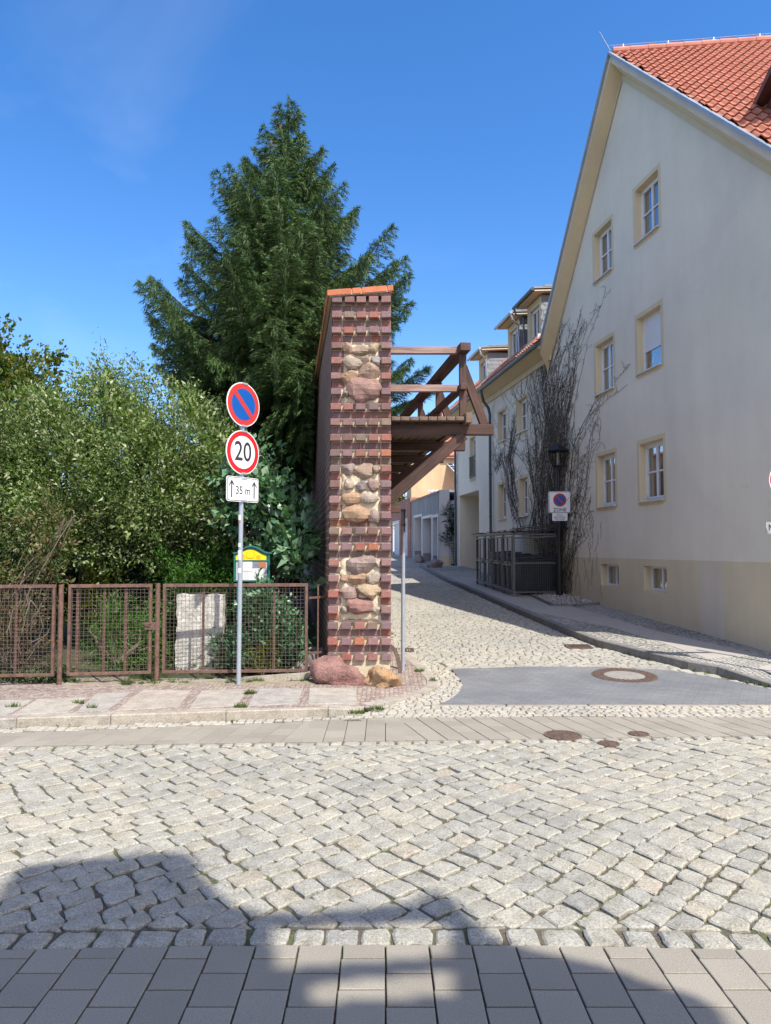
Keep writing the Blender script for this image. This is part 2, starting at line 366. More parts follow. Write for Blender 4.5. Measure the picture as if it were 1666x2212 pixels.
M_wood = wood('stained_timber', (.050, .026, .020), (.092, .048, .035))
M_woodw = wood('weathered_timber', (.24, .15, .12), (.34, .23, .19))
M_deck = wood('deck_timber', (.11, .07, .048), (.17, .115, .08))
M_glass = None
def glassmat(name, tintc=(.55, .6, .62)):
    m = bpy.data.materials.new(name); m.use_nodes = True; nt = m.node_tree; out = nt.nodes['Material Output']; nt.nodes.remove(nt.nodes['Principled BSDF'])
    t = nt.nodes.new('ShaderNodeBsdfTransparent'); t.inputs[0].default_value = (*tintc, 1)
    gl = nt.nodes.new('ShaderNodeBsdfGlossy'); gl.inputs['Roughness'].default_value = .03
    fr = nt.nodes.new('ShaderNodeFresnel'); fr.inputs[0].default_value = 1.42
    mx = nt.nodes.new('ShaderNodeMixShader'); f = math_(nt, 'MULTIPLY', fr.outputs[0], .45, True)
    nt.links.new(f, mx.inputs[0]); nt.links.new(t.outputs[0], mx.inputs[1]); nt.links.new(gl.outputs[0], mx.inputs[2]); nt.links.new(mx.outputs[0], out.inputs[0])
    return m
M_glass = glassmat('window_glass'); M_lglass = glassmat('lantern_glass', (.78, .76, .70))
M_dark = mat('dark_room', (.03, .03, .03), .9, .1, 1, 0, 10, 0)
M_curt = mat('curtain_cloth', (.36, .33, .29), .9, .1, 4, 0, 10, 0)
M_pagew = mat('paper', (.80, .80, .78), .7, .03, 4, 0, 10, 0)
M_ink = mat('ink', (.03, .03, .04), .6, .05, 4, 0, 10, 0)
M_inkg = mat('grey_print', (.42, .43, .45), .6, .05, 4, 0, 10, 0)
M_redp = mat('sign_red', (.52, .012, .018), .35, .06, 6, 0, 10, 0)
M_redf = mat('faded_sign_red', (.50, .035, .03), .4, .08, 6, 0, 10, 0)
M_bluep = mat('sign_blue', (.0, .085, .36), .35, .05, 6, 0, 10, 0)
M_signw = mat('sign_white', (.82, .83, .84), .35, .03, 6, 0, 10, 0)
M_signb = mat('sign_back', (.45, .47, .5), .5, .05, 6, 0, 10, 0, metal=.5)
M_greenp = mat('green_paint', (.02, .14, .115), .4, .12, 6, 0, 10, 0)
M_yel = mat('yellow_panel', (.86, .62, .01), .45, .05, 6, 0, 10, 0)
M_yeld = mat('darker_yellow', (.60, .40, .01), .45, .05, 6, 0, 10, 0)
M_orange = mat('orange_leaflet', (.42, .16, .08), .6, .1, 20, 0, 10, 0)
M_bluegrey = mat('photo_print', (.20, .25, .30), .6, .4, 30, 0, 10, 0)

# ------------------------------------------------------------------ text
def text_verts(s, size, align='CENTER', spacing=1.0):
    cu = bpy.data.curves.new('lettering', 'FONT'); cu.body = s; cu.size = size; cu.align_x = align; cu.align_y = 'CENTER'; cu.space_character = spacing
    cu.resolution_u = 4
    ob = bpy.data.objects.new('lettering', cu); C.objects.link(ob); dg = bpy.context.evaluated_depsgraph_get(); dg.update()
    me = ob.evaluated_get(dg).to_mesh()
    vs = [tuple(v.co) for v in me.vertices]; fs = [tuple(p.vertices) for p in me.polygons]
    ob.evaluated_get(dg).to_mesh_clear(); bpy.data.objects.remove(ob); bpy.data.curves.remove(cu)
    return vs, fs
def put_text(mb, s, size, c, t, up, m, sx=1.0, bold=0, spacing=1.0):
    vs, fs = text_verts(s, size, spacing=spacing); c = Vector(c); t = Vector(t); up = Vector(up); n = t.cross(up)
    offs = [(0, 0)] if not bold else [(-bold, 0), (bold, 0), (0, bold), (0, -bold)]
    for k, (ox, oy) in enumerate(offs):
        mb.add([c+t*(v[0]*sx+ox)+up*(v[1]+oy)+n*(.0003*k) for v in vs], fs, m)

# ------------------------------------------------------------------ paving
def stone(mb, poly, zf, joint, depth=.03, rnd=.012, zj=0, bulge=0, rough=0, sub=1, m=0):
    n = len(poly)
    if n < 3: return
    cx = sum(p[0] for p in poly)/n; cy = sum(p[1] for p in poly)/n
    area = abs(sum(poly[i][0]*poly[(i+1) % n][1]-poly[(i+1) % n][0]*poly[i][1] for i in range(n)))/2
    if area < .0012: return
    r = math.sqrt(area)
    k = max(.3, 1-joint/r)
    pts = []
    for i in range(n):
        p, q = poly[i], poly[(i+1) % n]
        L = math.hypot(q[0]-p[0], q[1]-p[1])
        ss = sub if L > .06 else 1
        for j in range(ss):
            t = j/ss; x = lerp(p[0], q[0], t); y = lerp(p[1], q[1], t)
            if rough and ss > 1 and j == 0: x = lerp(x, cx, .07); y = lerp(y, cy, .07)
            x = cx+(x-cx)*k+random.uniform(-rough, rough); y = cy+(y-cy)*k+random.uniform(-rough, rough)
            pts.append((x, y))
    N = len(pts); z0 = zf(cx, cy)+random.uniform(-zj, zj)
    tx, ty = random.uniform(-zj, zj)*4, random.uniform(-zj, zj)*4
    def Z(x, y): return z0+(zf(x, y)-zf(cx, cy))+tx*(x-cx)+ty*(y-cy)
    k2 = max(.4, 1-rnd*2/r)
    vs = [(x, y, Z(x, y)-depth) for x, y in pts]
    vs += [(x, y, Z(x, y)-rnd*.6-bulge) for x, y in pts]
    vs += [(cx+(x-cx)*k2, cy+(y-cy)*k2, Z(x, y)-bulge*.5+random.uniform(-rough, rough)*.35) for x, y in pts]
    fs = []
    for a in (0, N):
        fs += [(a+i, a+(i+1) % N, a+N+(i+1) % N, a+N+i) for i in range(N)]
    if bulge:
        vs += [(cx+(x-cx)*k2*.5, cy+(y-cy)*k2*.5, Z(x, y)+random.uniform(-rough, rough)*.4) for x, y in pts]
        fs += [(2*N+i, 2*N+(i+1) % N, 3*N+(i+1) % N, 3*N+i) for i in range(N)]
        fs.append(tuple(range(3*N, 4*N)))
    else: fs.append(tuple(range(2*N, 3*N)))
    mb.add(vs, fs, m)
def courses(u0, u1, v0, v1, d, l0, l1, stagger=0, jit=.0):
    v = v0; k = 0
    while v < v1:
        dd = d*random.uniform(1-jit, 1+jit); u = u0 - random.uniform(0, l1) if not stagger else u0-(k % 2)*stagger
        while u < u1:
            l = random.uniform(l0, l1); yield (u, v, l, dd); u += l
        v += dd; k += 1

near_b = lambda X: 3.66-.014*X*X
far_b = lambda X: 7.45+.055*X
def strip_far(X): return interp(X, [(-9, 7.0), (-4.1, 7.75), (-2.2, 8.05), (0, 8.46), (2, 8.5), (12, 8.4)])
zflat = lambda x, y: 0.0
zg = lambda x, y: g(y)
# diagonal granite setts of the main road
mb = MB(); a = R(41); ca, sa = math.cos(a), math.sin(a)
def warp(u, v):
    u2 = u+.10*math.sin(v*.9+1)+.03*math.sin(v*3.1); v2 = v+.14*math.sin(u*.75+.5)+.035*math.sin(u*2.7+v)
    return (u2*ca-v2*sa, u2*sa+v2*ca+5.5)
for (u, v, l, d) in courses(-11, 11, -11, 11, .168, .14, .235, 0, .12):
    j = lambda: random.uniform(-.013, .013)
    c = warp(u+l/2, v+d/2)
    if not (-8.5 < c[0] < 9.5 and 3.5 < c[1] < 8.3): continue
    poly = [(p[0]+j(), p[1]+j()) for p in (warp(u, v), warp(u+l/2, v), warp(u+l, v), warp(u+l, v+d), warp(u+l/2, v+d), warp(u, v+d))]
    poly = clip(poly, 0, -1, -(near_b(c[0])+.178)); 
    if len(poly) > 2: poly = clip(poly, 0, 1, far_b(c[0])-.13)
    if len(poly) > 2: stone(mb, poly, zflat, random.uniform(.005, .014), .045, .010, .006, .003, .0055, 3 if c[1] < 6.2 else 2)
for row in (0, 1):
    x = -8.5
    while x < 9.5:
        l = random.uniform(.15, .215) if row == 0 else random.uniform(.12, .19); xc = x+l/2
        y0 = near_b(xc)+.004 if row == 0 else far_b(xc)-.125
        y1 = near_b(xc)+.172 if row == 0 else far_b(xc)-.004
        jj = [random.uniform(-.010, .010) for _ in range(6)]
        stone(mb, [(x+jj[0], y0), (x+l/2, y0+jj[4]*.5), (x+l+jj[1], y0), (x+l+jj[2], y1), (x+l/2, y1+jj[5]), (x+jj[3], y1)], zflat, .018, .045, .013, .005, .004, .005, 3)
        x += l
struct(mb.build('road', M_granite, smooth=False))
# near and far bands of concrete slabs
mb = MB()
for k in range(-44, 50):
    x0 = k*.2075; x1 = x0+.2075; y = 3.66-(.12 if k % 2 else .24)+.0; first = True
    top = near_b(x0+.1)
    edges = [top]
    while y > -1.6:
        if y < top-.04: edges.append(y)
        y -= .245
    for e0, e1 in zip(edges, edges[1:]):
        poly = [(x0+.012*e1*.1, e1), (x1, e1), (x1, e0), (x0, e0)]
        stone(mb, poly, zflat, .0075, .03, .004, .0009)
for k in range(-44, 52):
    sh = -.30+.0*k; x0 = k*.2075; x1 = x0+.2075
    yb, yt = far_b(x0+.1), strip_far(x0+.1)
    slope = .18 if x0 > 0.2 else (-.10 if x0 < -1 else 0)   # lines of slabs follow the road's bend
    e = [yb, yb+(.16 if k % 2 else .30)]
    while e[-1]+.26 < yt-.05: e.append(e[-1]+.245)
    e.append(yt)
    for e0, e1 in zip(e, e[1:]):
        s0 = (e0-yb)*slope*-1.6; s1 = (e1-yb)*slope*-1.6
        stone(mb, [(x0+s0, e0), (x1+s0, e0), (x1+s1, e1), (x0+s1, e1)], zflat, .007, .03, .003, .0009)
struct(mb.build('road_slab_band', M_slab))
# bedding below the stones
mb = MB(); mb.box(-30, 30, -3.5, 9.3, -.20, -.019); struct(mb.build('road_bedding', M_joint))

# corner geometry
SW = .09
kerb_pts = [(-8.5, 7.25), (-6.2, 7.68), (-4.17, 8.0), (-2.2, 8.31), (-.39, 8.60), (.10, 8.72)]
def kerb_y(X): return interp(X, kerb_pts)
apron_px = [(975,1445),(1151,1440),(1300,1441),(1444,1447),(1560,1466),(1666,1489),(1800,1514),(1815,1520),(1815,1522),(1666,1522),(1300,1522),(948,1522),(975,1510),(991,1497),(1000,1481),(993,1465)]
apron = [G(*p) for p in apron_px]
arc_in = [G(*p) for p in [(780,1530),(835,1514),(891,1499),(922,1483),(921,1468),(905,1450),(880,1428),(858,1412),(846,1400)]]
kb_px = [(905,1224),(954,1252),(1030,1286),(1119,1326),(1220,1369),(1289,1396),(1401,1425),(1486,1446),(1550,1457),(1666,1486),(1800,1514)]
kerbR = [G(*p) for p in kb_px]
lane_left = [G(*p) for p in [(975,1445),(891,1401),(847,1367)]]
def zleft(x, y): return max(g(y)+.012, lerp(SW, .014, min(1, max(0, (x+.75)/1.05))))
# white flush border of the dark apron
mb = MB()
yl = G(1100, 1523).y
x = .55
while x < 10:
    l = random.uniform(.8, 1.0); stone(mb, [(x, yl-.05), (x+l, yl-.05), (x+l, yl+.05), (x, yl+.05)], zg, .006, .03, .004); x += l
for i in range(0, 6):
    p, q = G(*[(975,1443),(1060,1439.5),(1151,1438),(1240,1438),(1330,1440),(1400,1443),(1450,1446)][i]), G(*[(975,1443),(1060,1439.5),(1151,1438),(1240,1438),(1330,1440),(1400,1443),(1450,1446)][i+1])
    stone(mb, [(p.x, p.y), (q.x, q.y), (q.x, q.y+.09), (p.x, p.y+.09)], zg, .006, .03, .004)
for i in range(0, len(arc_in)-1):
    p, q = arc_in[i], arc_in[i+1]; 
    for t0, t1 in ((0, .5), (.5, 1)):
        a_ = p.lerp(q, t0); b_ = p.lerp(q, t1); d = (q-p).normalized(); nn = Vector((d.y, -d.x, 0))*.16
        stone(mb, [(a_.x, a_.y), (b_.x, b_.y), ((b_+nn).x, (b_+nn).y), ((a_+nn).x, (a_+nn).y)], lambda x, y: zleft(x, y)+.003, .008, .10, .006, .002)
struct(mb.build('flush_kerb', M_kerb))
# small setts: strip along the kerb, corner and lane
def excl(x, y):
    return inside((x, y), apron)
lane_poly = [(p.x, p.y) for p in lane_left] + [(-1.2, 21), (-2.2, 30), (-2.8, 50), (8, 50), (8, 34.4)] + [(3.0, 34.2)] + [(p.x, p.y) for p in kerbR[:-1]] + [(9.5, 9.6), (9.5, 8.9), (.6, 8.9)]
cpoly = [(p.x, p.y) for p in arc_in]
cornerP = [(q.x, q.y) for q in [G(*p) for p in [(740,1546),(1010,1546),(1010,1521),(948,1521),(975,1510),(991,1497),(1000,1481),(993,1465),(975,1445),(891,1401),(847,1367),(838,1396),(858,1412),(880,1428),(905,1450),(921,1468),(922,1483),(891,1499),(835,1514),(780,1530)]]]
mb = MB(); ml = MB()
for (u, v, l, d) in courses(-8.6, 9.5, 7.1, 15.5, .088, .085, .125, 0, .08):
    cx, cy = u+l/2, v+d/2
    if cy < strip_far(cx)+.035: continue
    if cy > kerb_y(cx)-.04 and cx < -.25 or (cx < .4 and cy > kerb_y(cx)-.0 and not inside((cx, cy), cornerP)): continue
    if excl(cx, cy) or abs(cy-yl) < .075 and cx > .5: continue
    if inside((cx, cy), cpoly+[(-3, 12), (-3, 8.9)]): continue
    if cy > 9.08 and not inside((cx, cy), cornerP): continue
    jj = lambda: random.uniform(-.006, .006)
    stone(mb, [(u+jj(), v+jj()), (u+l+jj(), v+jj()), (u+l+jj(), v+d+jj()), (u+jj(), v+d+jj())], zg, .010, .03, .009, .003, .003)
struct(mb.build('small_sett_strip', M_small))
def lanewarp(u, v): return (u+.0, v+.16*math.sin(u*.9+.4)-.035*u*u*.4)
for (u, v, l, d) in courses(-4, 9.6, 9.2, 33, .125, .115, .20, 0, .10):
    if v > 22: l *= 1.0
    c = lanewarp(u+l/2, v+d/2)
    if c[1] < 8.9 or not inside(c, lane_poly) or excl(*c): continue
    if inside(c, cpoly+[(-3, 12), (-3, 8.9)]) : continue
    if c[1] < 9.2 or inside(c, cornerP): continue
    # keep a gap for the drains
    jj = lambda: random.uniform(-.010, .010)
    poly = [(p[0]+jj(), p[1]+jj()) for p in (lanewarp(u, v), lanewarp(u+l, v), lanewarp(u+l, v+d), lanewarp(u, v+d))]
    if c[1] < 20: stone(ml, poly, zg, .008, .03, .010, .004, .003, .003, 2)
    else: stone(ml, poly, zg, .010, .03, .012, .005)
struct(ml.build('lane', M_lane))
# sheets: bedding of the lane, sloping, and the far part of it
def sheet(name, poly, lift, m, step=1.0, zfun=None):
    mb = MB(); ys = [p[1] for p in poly]; y0, y1 = min(ys), max(ys); xs = [p[0] for p in poly]; x0, x1 = min(xs), max(xs)
    # strips in Y, clipped polygon per strip (polygon convex in X direction)
    y = y0
    while y < y1-1e-6:
        yn = min(y+step, y1)
        pc = clip(clip(list(poly), 0, -1, -y), 0, 1, yn)
        if len(pc) > 2: mb.add([(p[0], p[1], (zfun or (lambda a, b: g(b)))(p[0], p[1])+lift) for p in pc], [tuple(range(len(pc)))])
        y = yn
    return mb.build(name, m)
struct(sheet('lane_bedding', [(-4, 9.3), (14, 9.3), (14, 33), (-4, 33)], -.015, M_jointlane, .5))
struct(sheet('lane_far_part', [(-12, 33), (14, 33), (14, 75), (-12, 75)], -.004, M_grey, 1.0))
# dark paved apron
def apronmat():
    m = bpy.data.materials.new('dark_pavers'); m.use_nodes = True; nt = m.node_tree; b = nt.nodes['Principled BSDF']
    vec = coords(nt, (1, 1, 1), (0, 0, R(28)))
    br = nt.nodes.new('ShaderNodeTexBrick'); nt.links.new(vec, br.inputs['Vector']); br.inputs['Scale'].default_value = 1
    br.inputs['Brick Width'].default_value = .2; br.inputs['Row Height'].default_value = .1; br.inputs['Mortar Size'].default_value = .0035
    br.inputs['Color1'].default_value = (.155, .165, .18, 1); br.inputs['Color2'].default_value = (.18, .19, .20, 1); br.inputs['Mortar'].default_value = (.13, .12, .11, 1)
    col = mixc(nt, 1.0, br.outputs['Color'], ramp(nt, noise(nt, 140, 3, coords(nt)), [(.3, (.75,)*3), (.7, (1.3,)*3)]), 'MULTIPLY')
    col = mixc(nt, 1.0, col, ramp(nt, noise(nt, 1.1, 4, coords(nt)), [(.3, (.78, .78, .80)), (.7, (1.16, 1.14, 1.10))]), 'MULTIPLY')
    nt.links.new(col, b.inputs['Base Color']); b.inputs['Roughness'].default_value = .85
    bn = nt.nodes.new('ShaderNodeBump'); bn.inputs['Strength'].default_value = .7; bn.inputs['Distance'].default_value = .004; bn.invert = True
    nt.links.new(br.outputs['Fac'], bn.inputs['Height']); nt.links.new(bn.outputs[0], b.inputs['Normal'])
    return m
mba = MB(); APRON_LATER = True

# left pavement: kerb stones, mosaic, granite slabs
mb = MB(); x = -8.4
while x < -.26:
    l = random.uniform(.95, 1.25); x1 = min(x+l, -.25)
    if -.25-x1 < .3: x1 = -.25
    h0 = zleft(x, 8.6); h1 = zleft(x1, 8.6)
    y0, y1 = kerb_y(x), kerb_y(x1)
    e = .004; b = .012
    V = []
    for xx, yy, hh in ((x+e, y0, h0), (x1-e, y1, h1)):
        V += [(xx, yy, -.06), (xx, yy+.002, hh-b), (xx, yy+b, hh), (xx, yy+.165, hh), (xx, yy+.17, -.06)]
    mb.add(V, [(i, i+5, (i+1) % 5+5, (i+1) % 5) for i in range(5)]+[(0, 1, 2, 3, 4), (9, 8, 7, 6, 5)])
    x = x1
struct(mb.build('kerb', M_kerb))
pave = [(-8.6, kerb_y(-8.6)+.1)]+[(p[0], p[1]+.1) for p in kerb_pts[1:-1]]+[(-.1, 8.78)]+[(p.x, p.y) for p in arc_in]+[(-.3, 11.2), (-8.6, 11.2)]
mb = MB()
from mathutils.geometry import tessellate_polygon
def fine_fill(mb, poly, zf, st=.5):
    ys = [p[1] for p in poly]; xs = [p[0] for p in poly]; tris = tessellate_polygon([[Vector((p[0], p[1], 0)) for p in poly]])
    for t in tris:
        tri = [poly[i][:2] for i in t]; y = math.floor(min(p[1] for p in tri)/st)*st
        while y < max(p[1] for p in tri):
            band_ = clip(clip(tri, 0, -1, -y), 0, 1, y+st); x = math.floor(min([p[0] for p in tri])/st)*st
            while len(band_) > 2 and x < max(p[0] for p in tri):
                c_ = clip(clip(band_, -1, 0, -x), 1, 0, x+st)
                if len(c_) > 2: mb.add([(p[0], p[1], zf(*p)) for p in c_], [tuple(range(len(c_)))])
                x += st
            y += st
struct_apron = MB(); fine_fill(struct_apron, [(p.x, p.y) for p in apron], lambda x, y: g(y)+.002, .3); struct(struct_apron.build('dark_paved_apron', apronmat()))
fine_fill(mb, pave, lambda x, y: zleft(x, y)-.002, .4)
struct(mb.build('pavement', M_red))
z7 = lambda x, y: G(.4149*x, 1166.5+.4149*y, SW)
mb = MB()
slabs = [[(-340,838),(-60,835),(-220,925),(-420,930)],[(-50,836),(176,832),(38,914),(-200,922)],[(195,830),(452,822),(352,900),(62,912)],[(500,800),(680,793),(560,890),(395,897)],
         [(745,780),(1000,783),(930,870),(600,890)],[(1050,783),(1290,775),(1235,865),(985,878)],[(1335,775),(1580,773),(1550,855),(1290,865)],[(1612,770),(1856,771),(1860,853),(1602,858)]]
for s in slabs:
    P = [z7(*p) for p in s]; stone(mb, [(p.x, p.y) for p in P][::-1], lambda x, y: SW+.006, .008, .03, .006, .001)
struct(mb.build('pavement_slab', M_walk))
# garden edge: low concrete kerb and earth
mb = MB()
mb.obox(G(-120, 1462, SW)+Vector((0, 0, -.02)), G(135, 1463, SW)-G(-120, 1462, SW), (0, .10, 0), (0, 0, .10))
mb.obox((-3.02, 10.16, .06), (1.05, .06, 0), (0, .1, 0), (0, 0, .05)); mb.obox((-1.95, 10.24, .05), (.9, .05, .06), (0, .1, 0), (0, 0, .09))
struct(mb.build('garden_edging', M_kerb))
# terrain
mb = MB(); xs = [-2500, -400, -80, -40, -20, -10, -6, -3, 0, 3, 6, 10, 16, 30, 80, 400, 2500]; ys = [-600, -60, -12, -3, 0, 4, 8, 10.2, 11, 12, 14, 18, 22, 28, 34, 44, 60, 120, 500, 3000]
V = [(x, y, (g(min(y, 60)) if y > 9 else 0)-.21) for y in ys for x in xs]; nx = len(xs)
mb.add(V, [(j*nx+i, j*nx+i+1, (j+1)*nx+i+1, (j+1)*nx+i) for j in range(len(ys)-1) for i in range(nx-1)])
struct(mb.build('ground', M_soil))
mb = MB(); n1 = 40
V = []
for j in range(41):
    for i in range(61):
        x = -16+i*.26; y = 10.22+j*.4; y = y if x > -99 else y
        V.append((x, y, SW+.0+g(y)*.8+.03*math.sin(x*3)*math.sin(y*2.1)+(0 if j else -.03)+(.02 if j > 1 else 0)))
mb.add(V, [(j*61+i, j*61+i+1, (j+1)*61+i+1, (j+1)*61+i) for j in range(40) for i in range(60) if V[j*61+i][0] < -.85-.131*(V[j*61+i][1]-10.3)])
struct(mb.build('garden_bed', M_soil))
mb = MB()                                        # strip of earth at the foot of the fence
V = [( -4.3+i*.12, 9.93+j*.11+.05*math.sin(i*1.7), SW+.006+ .012*math.sin(i*2.3+j)+(-.02 if j in (0, 4) else 0)) for j in range(5) for i in range(29)]
mb.add(V, [(j*29+i, j*29+i+1, (j+1)*29+i+1, (j+1)*29+i) for j in range(4) for i in range(28)])
struct(mb.build('earth_strip', M_sand, smooth=True))

# right pavement
wl_ = lambda y: interp(y, [(9.9, .015), (10.9, .115)])
walkz = lambda x, y: g(y)+wl_(y)
wallX = lambda Y: 8.1-.1452*Y
WN = Vector((-.98962, -.1437, 0)); WD = Vector((-.1437, .98962, 0))
def W(Y, z, o=0.0):                            # point on the long house wall, o metres proud of it
    return Vector((wallX(Y), Y, z))+WN*o
poly = [(p.x, p.y) for p in kerbR]+[(9.5, 9.4), (9.5, 10.9), (wallX(10.9)+.2, 10.9), (wallX(22)+.2, 22), (wallX(33)+.2, 33), (3.6, 31)]
def bypoly(name, poly, zfun, m, st=.3):
    mb = MB(); xs = [p[0] for p in poly]; ys = [p[1] for p in poly]; y = min(ys)
    while y < max(ys):
        x = min(xs); row = []
        while x < max(xs):
            cell = [(x, y), (x+st, y), (x+st, y+st), (x, y+st)]
            if inside((x+st/2, y+st/2), poly): mb.add([(p[0], p[1], zfun(*p)) for p in cell], [(0, 1, 2, 3)])
            x += st
        y += st
    return mb.build(name, m)
def strip_mesh(name, left, right, zfun, m, seg=6):   # ribbon between two polylines of equal length
    mb = MB(); L = []; Rr = []
    for i in range(len(left)-1):
        for k in range(seg):
            L.append(left[i].lerp(left[i+1], k/seg)); Rr.append(right[i].lerp(right[i+1], k/seg))
    L.append(left[-1]); Rr.append(right[-1])
    for i in range(len(L)-1):
        q = [L[i], Rr[i], Rr[i+1], L[i+1]]; mb.add([(p.x, p.y, zfun(p.x, p.y)) for p in q], [(0, 1, 2, 3)])
    return mb.build(name, m)
def on_wall(p): return Vector((wallX(p.y)+.15, p.y, 0))
Lk = [p+Vector((.05, .03, 0)) for p in kerbR]; Rk = []
for i, p in enumerate(kerbR):
    yy = interp(i, [(0, 33.0), (2, 24.0), (4, 18.0), (6, 14.5), (8, 11.6), (9, 10.6), (10, 10.0)]); Rk.append(Vector((wallX(yy)+.15 if yy > 10.9 else wallX(10.9)+2.5, yy, 0)))
struct(strip_mesh('right_pavement', Lk, Rk, walkz, M_grey))
e3 = lambda x, y: G(777.7+.533*x, 1166.5+.533*y, .118)
pl = [e3(*p) for p in [(352,158),(700,290),(1010,352),(1180,402),(1400,478)]]
pr = [e3(*p) for p in [(470,150),(640,213),(960,298),(1200,368),(1620,465)]]
mb = MB()
for i in range(4):
    for k in range(4):
        a0, a1 = pl[i].lerp(pl[i+1], k/4), pl[i].lerp(pl[i+1], (k+1)/4); b0, b1 = pr[i].lerp(pr[i+1], k/4), pr[i].lerp(pr[i+1], (k+1)/4)
        stone(mb, [(a0.x, a0.y), (b0.x, b0.y), (b1.x, b1.y), (a1.x, a1.y)], lambda x, y: g(y)+.121, .008, .02, .003)
P = [e3(*p) for p in [(1610,520),(1700,490),(1900,530),(1800,580)]]; stone(mb, [(p.x, p.y) for p in P], lambda x, y: g(y)+.121, .01, .02, .003)
struct(mb.build('right_walk_slab', M_path))
mb = MB()
acc = []
for i in range(len(kerbR)-1):
    n = max(1, int((kerbR[i+1]-kerbR[i]).length/1.0))
    for k in range(n):
        p = kerbR[i].lerp(kerbR[i+1], k/n); q = kerbR[i].lerp(kerbR[i+1], (k+1)/n); d = (q-p).normalized(); nn = Vector((-d.y, d.x, 0)).normalized()
        if nn.x < 0: nn = -nn
        hh = None
        V = []
        for s_, c_ in ((p+d*.004, 0), (q-d*.004, 0)):
            z = g(s_.y); hh = wl_(s_.y)+.01
            V += [(s_.x, s_.y, z-.08), (s_.x, s_.y, z+hh-.014), ((s_+nn*.014).x, (s_+nn*.014).y, z+hh), ((s_+nn*.14).x, (s_+nn*.14).y, z+hh), ((s_+nn*.142).x, (s_+nn*.142).y, z-.08)]
        mb.add(V, [(j, j+5, (j+1) % 5+5, (j+1) % 5) for j in range(5)]+[(0, 1, 2, 3, 4), (9, 8, 7, 6, 5)])
struct(mb.build('right_kerb', M_kerb2))

# ------------------------------------------------------------------ manhole covers and drains
M_lid = mat('grey_concrete', (.27, .255, .23), .9, .2, 6, .2, 60, .4, 60)
def manhole(px, py, r, label, concrete=False):
    c = G(px, py, .0); c.z += .004
    t = thing('manhole_cover', label, 'manhole cover', c); sl_ = (g(c.y+.1)-g(c.y-.1))/.2
    def tl_(m_):
        m_.v = [(v[0], v[1], v[2]+sl_*(v[1]-c.y)) for v in m_.v]; return m_
    mb = MB(); mb.disc(c+Vector((0, 0, .006)), (1, 0, 0), (0, 1, 0), r*.86 if not concrete else r*.62, r, 48)
    seg = 48
    mb.add([c+Vector((math.cos(2*math.pi*k/seg)*r, math.sin(2*math.pi*k/seg)*r, z)) for z in (-.03, .006) for k in range(seg)], [(k, (k+1) % seg, seg+(k+1) % seg, seg+k) for k in range(seg)])
    if concrete:
        for rr in (.68, .76, .84, .92):
            for k in range(int(44*rr)):
                a = 2*math.pi*(k+rr*3)/int(44*rr); p = c+Vector((math.cos(a)*r*rr, math.sin(a)*r*rr, .005)); mb.box(p.x-.014, p.x+.014, p.y-.012, p.y+.012, p.z, p.z+.010)
    tl_(mb).build('frame', M_iron, t)
    mb = MB(); mb.disc(c+Vector((0, 0, .003)), (1, 0, 0), (0, 1, 0), 0, r*.615 if concrete else r*.84, 48)
    if not concrete:
        k = -r*.75
        while k < r*.75:
            h = math.sqrt(max(0, (r*.8)**2-k*k)); mb.box(c.x-h, c.x+h, c.y+k, c.y+k+.012, c.z+.002, c.z+.010); k += .035
    tl_(mb).build('lid', M_lid if concrete else M_iron, t)
manhole(1349.6, 1459.7, .47, 'large round manhole cover with rusty ribbed ring and pale concrete centre in the dark paving', True)
manhole(1216, 1589, .19, 'rusty iron cover at the slab band edge, widest of the three small covers')
manhole(1315, 1607, .105, 'small rusty iron cap set among the road setts just below the slab band')
manhole(1380, 1586, .105, 'small dark iron cap lying in the slab band edge, rightmost of the small covers')
def drain(px, py, w_, d_, label):
    c = G(px, py, .006); t = thing('drain_grate', label, 'drain', c); mb = MB()
    sl_ = Vector((0, 1, .045)).normalized(); X = Vector((1, 0, 0))
    for s in (-1, 1):
        mb.bar(c+X*s*w_/2-sl_*d_/2, c+X*s*w_/2+sl_*d_/2, .03, .02); mb.bar(c+sl_*s*d_/2-X*w_/2, c+sl_*s*d_/2+X*w_/2, .03, .02)
    mb.build('frame', M_iron, t); mb = MB(); k = -w_/2+.03
    while k < w_/2: mb.bar(c+X*k-sl_*d_/2, c+X*k+sl_*d_/2, .022, .018); k += .042
    mb.build('grate', M_iron, t)
drain(1250, 1396.5, .42, .36, 'rusty square drain grate in the lane beside the dark kerb')
drain(868, 1404, .40, .30, 'rusty drain grate in the setts behind the foot of the grey pole')

# ------------------------------------------------------------------ town wall with the decorated end
PY = 10.3; KX = -.131                          # end face depth and drift of the wall to the left per metre
K155 = 1598/PY
fx = lambda px: (px-833)/K155
fz = lambda py: EYE+ray(833, py)[1]*PY
z1x = lambda x: fx(639.4+.28*x); z1z = lambda y: fz(587.5+.28*y)
z2x = lambda x: fx(639.4+.28*x); z2z = lambda y: fz(1036.8+.28*y)
tw = thing('town_wall', 'tall brick town wall whose end shows projecting bricks and fieldstones set in pale mortar', 'wall', (-.4, PY, 0))
XL = lambda z: lerp(-.805, -.757, (z-.4)/5.0); XR = .078
RD = .10                                      # depth of the recessed courses
mb = MB()
YF = PY+RD+.008; YB = 31.0; zt0, zt1 = 5.42, 5.55
for s in (0, 1):
    pass
def wx(x, Y): return x+KX*(Y-PY)
ztop = lambda x: lerp(5.44, 5.55, (x+.76)/.84)
NS = 20
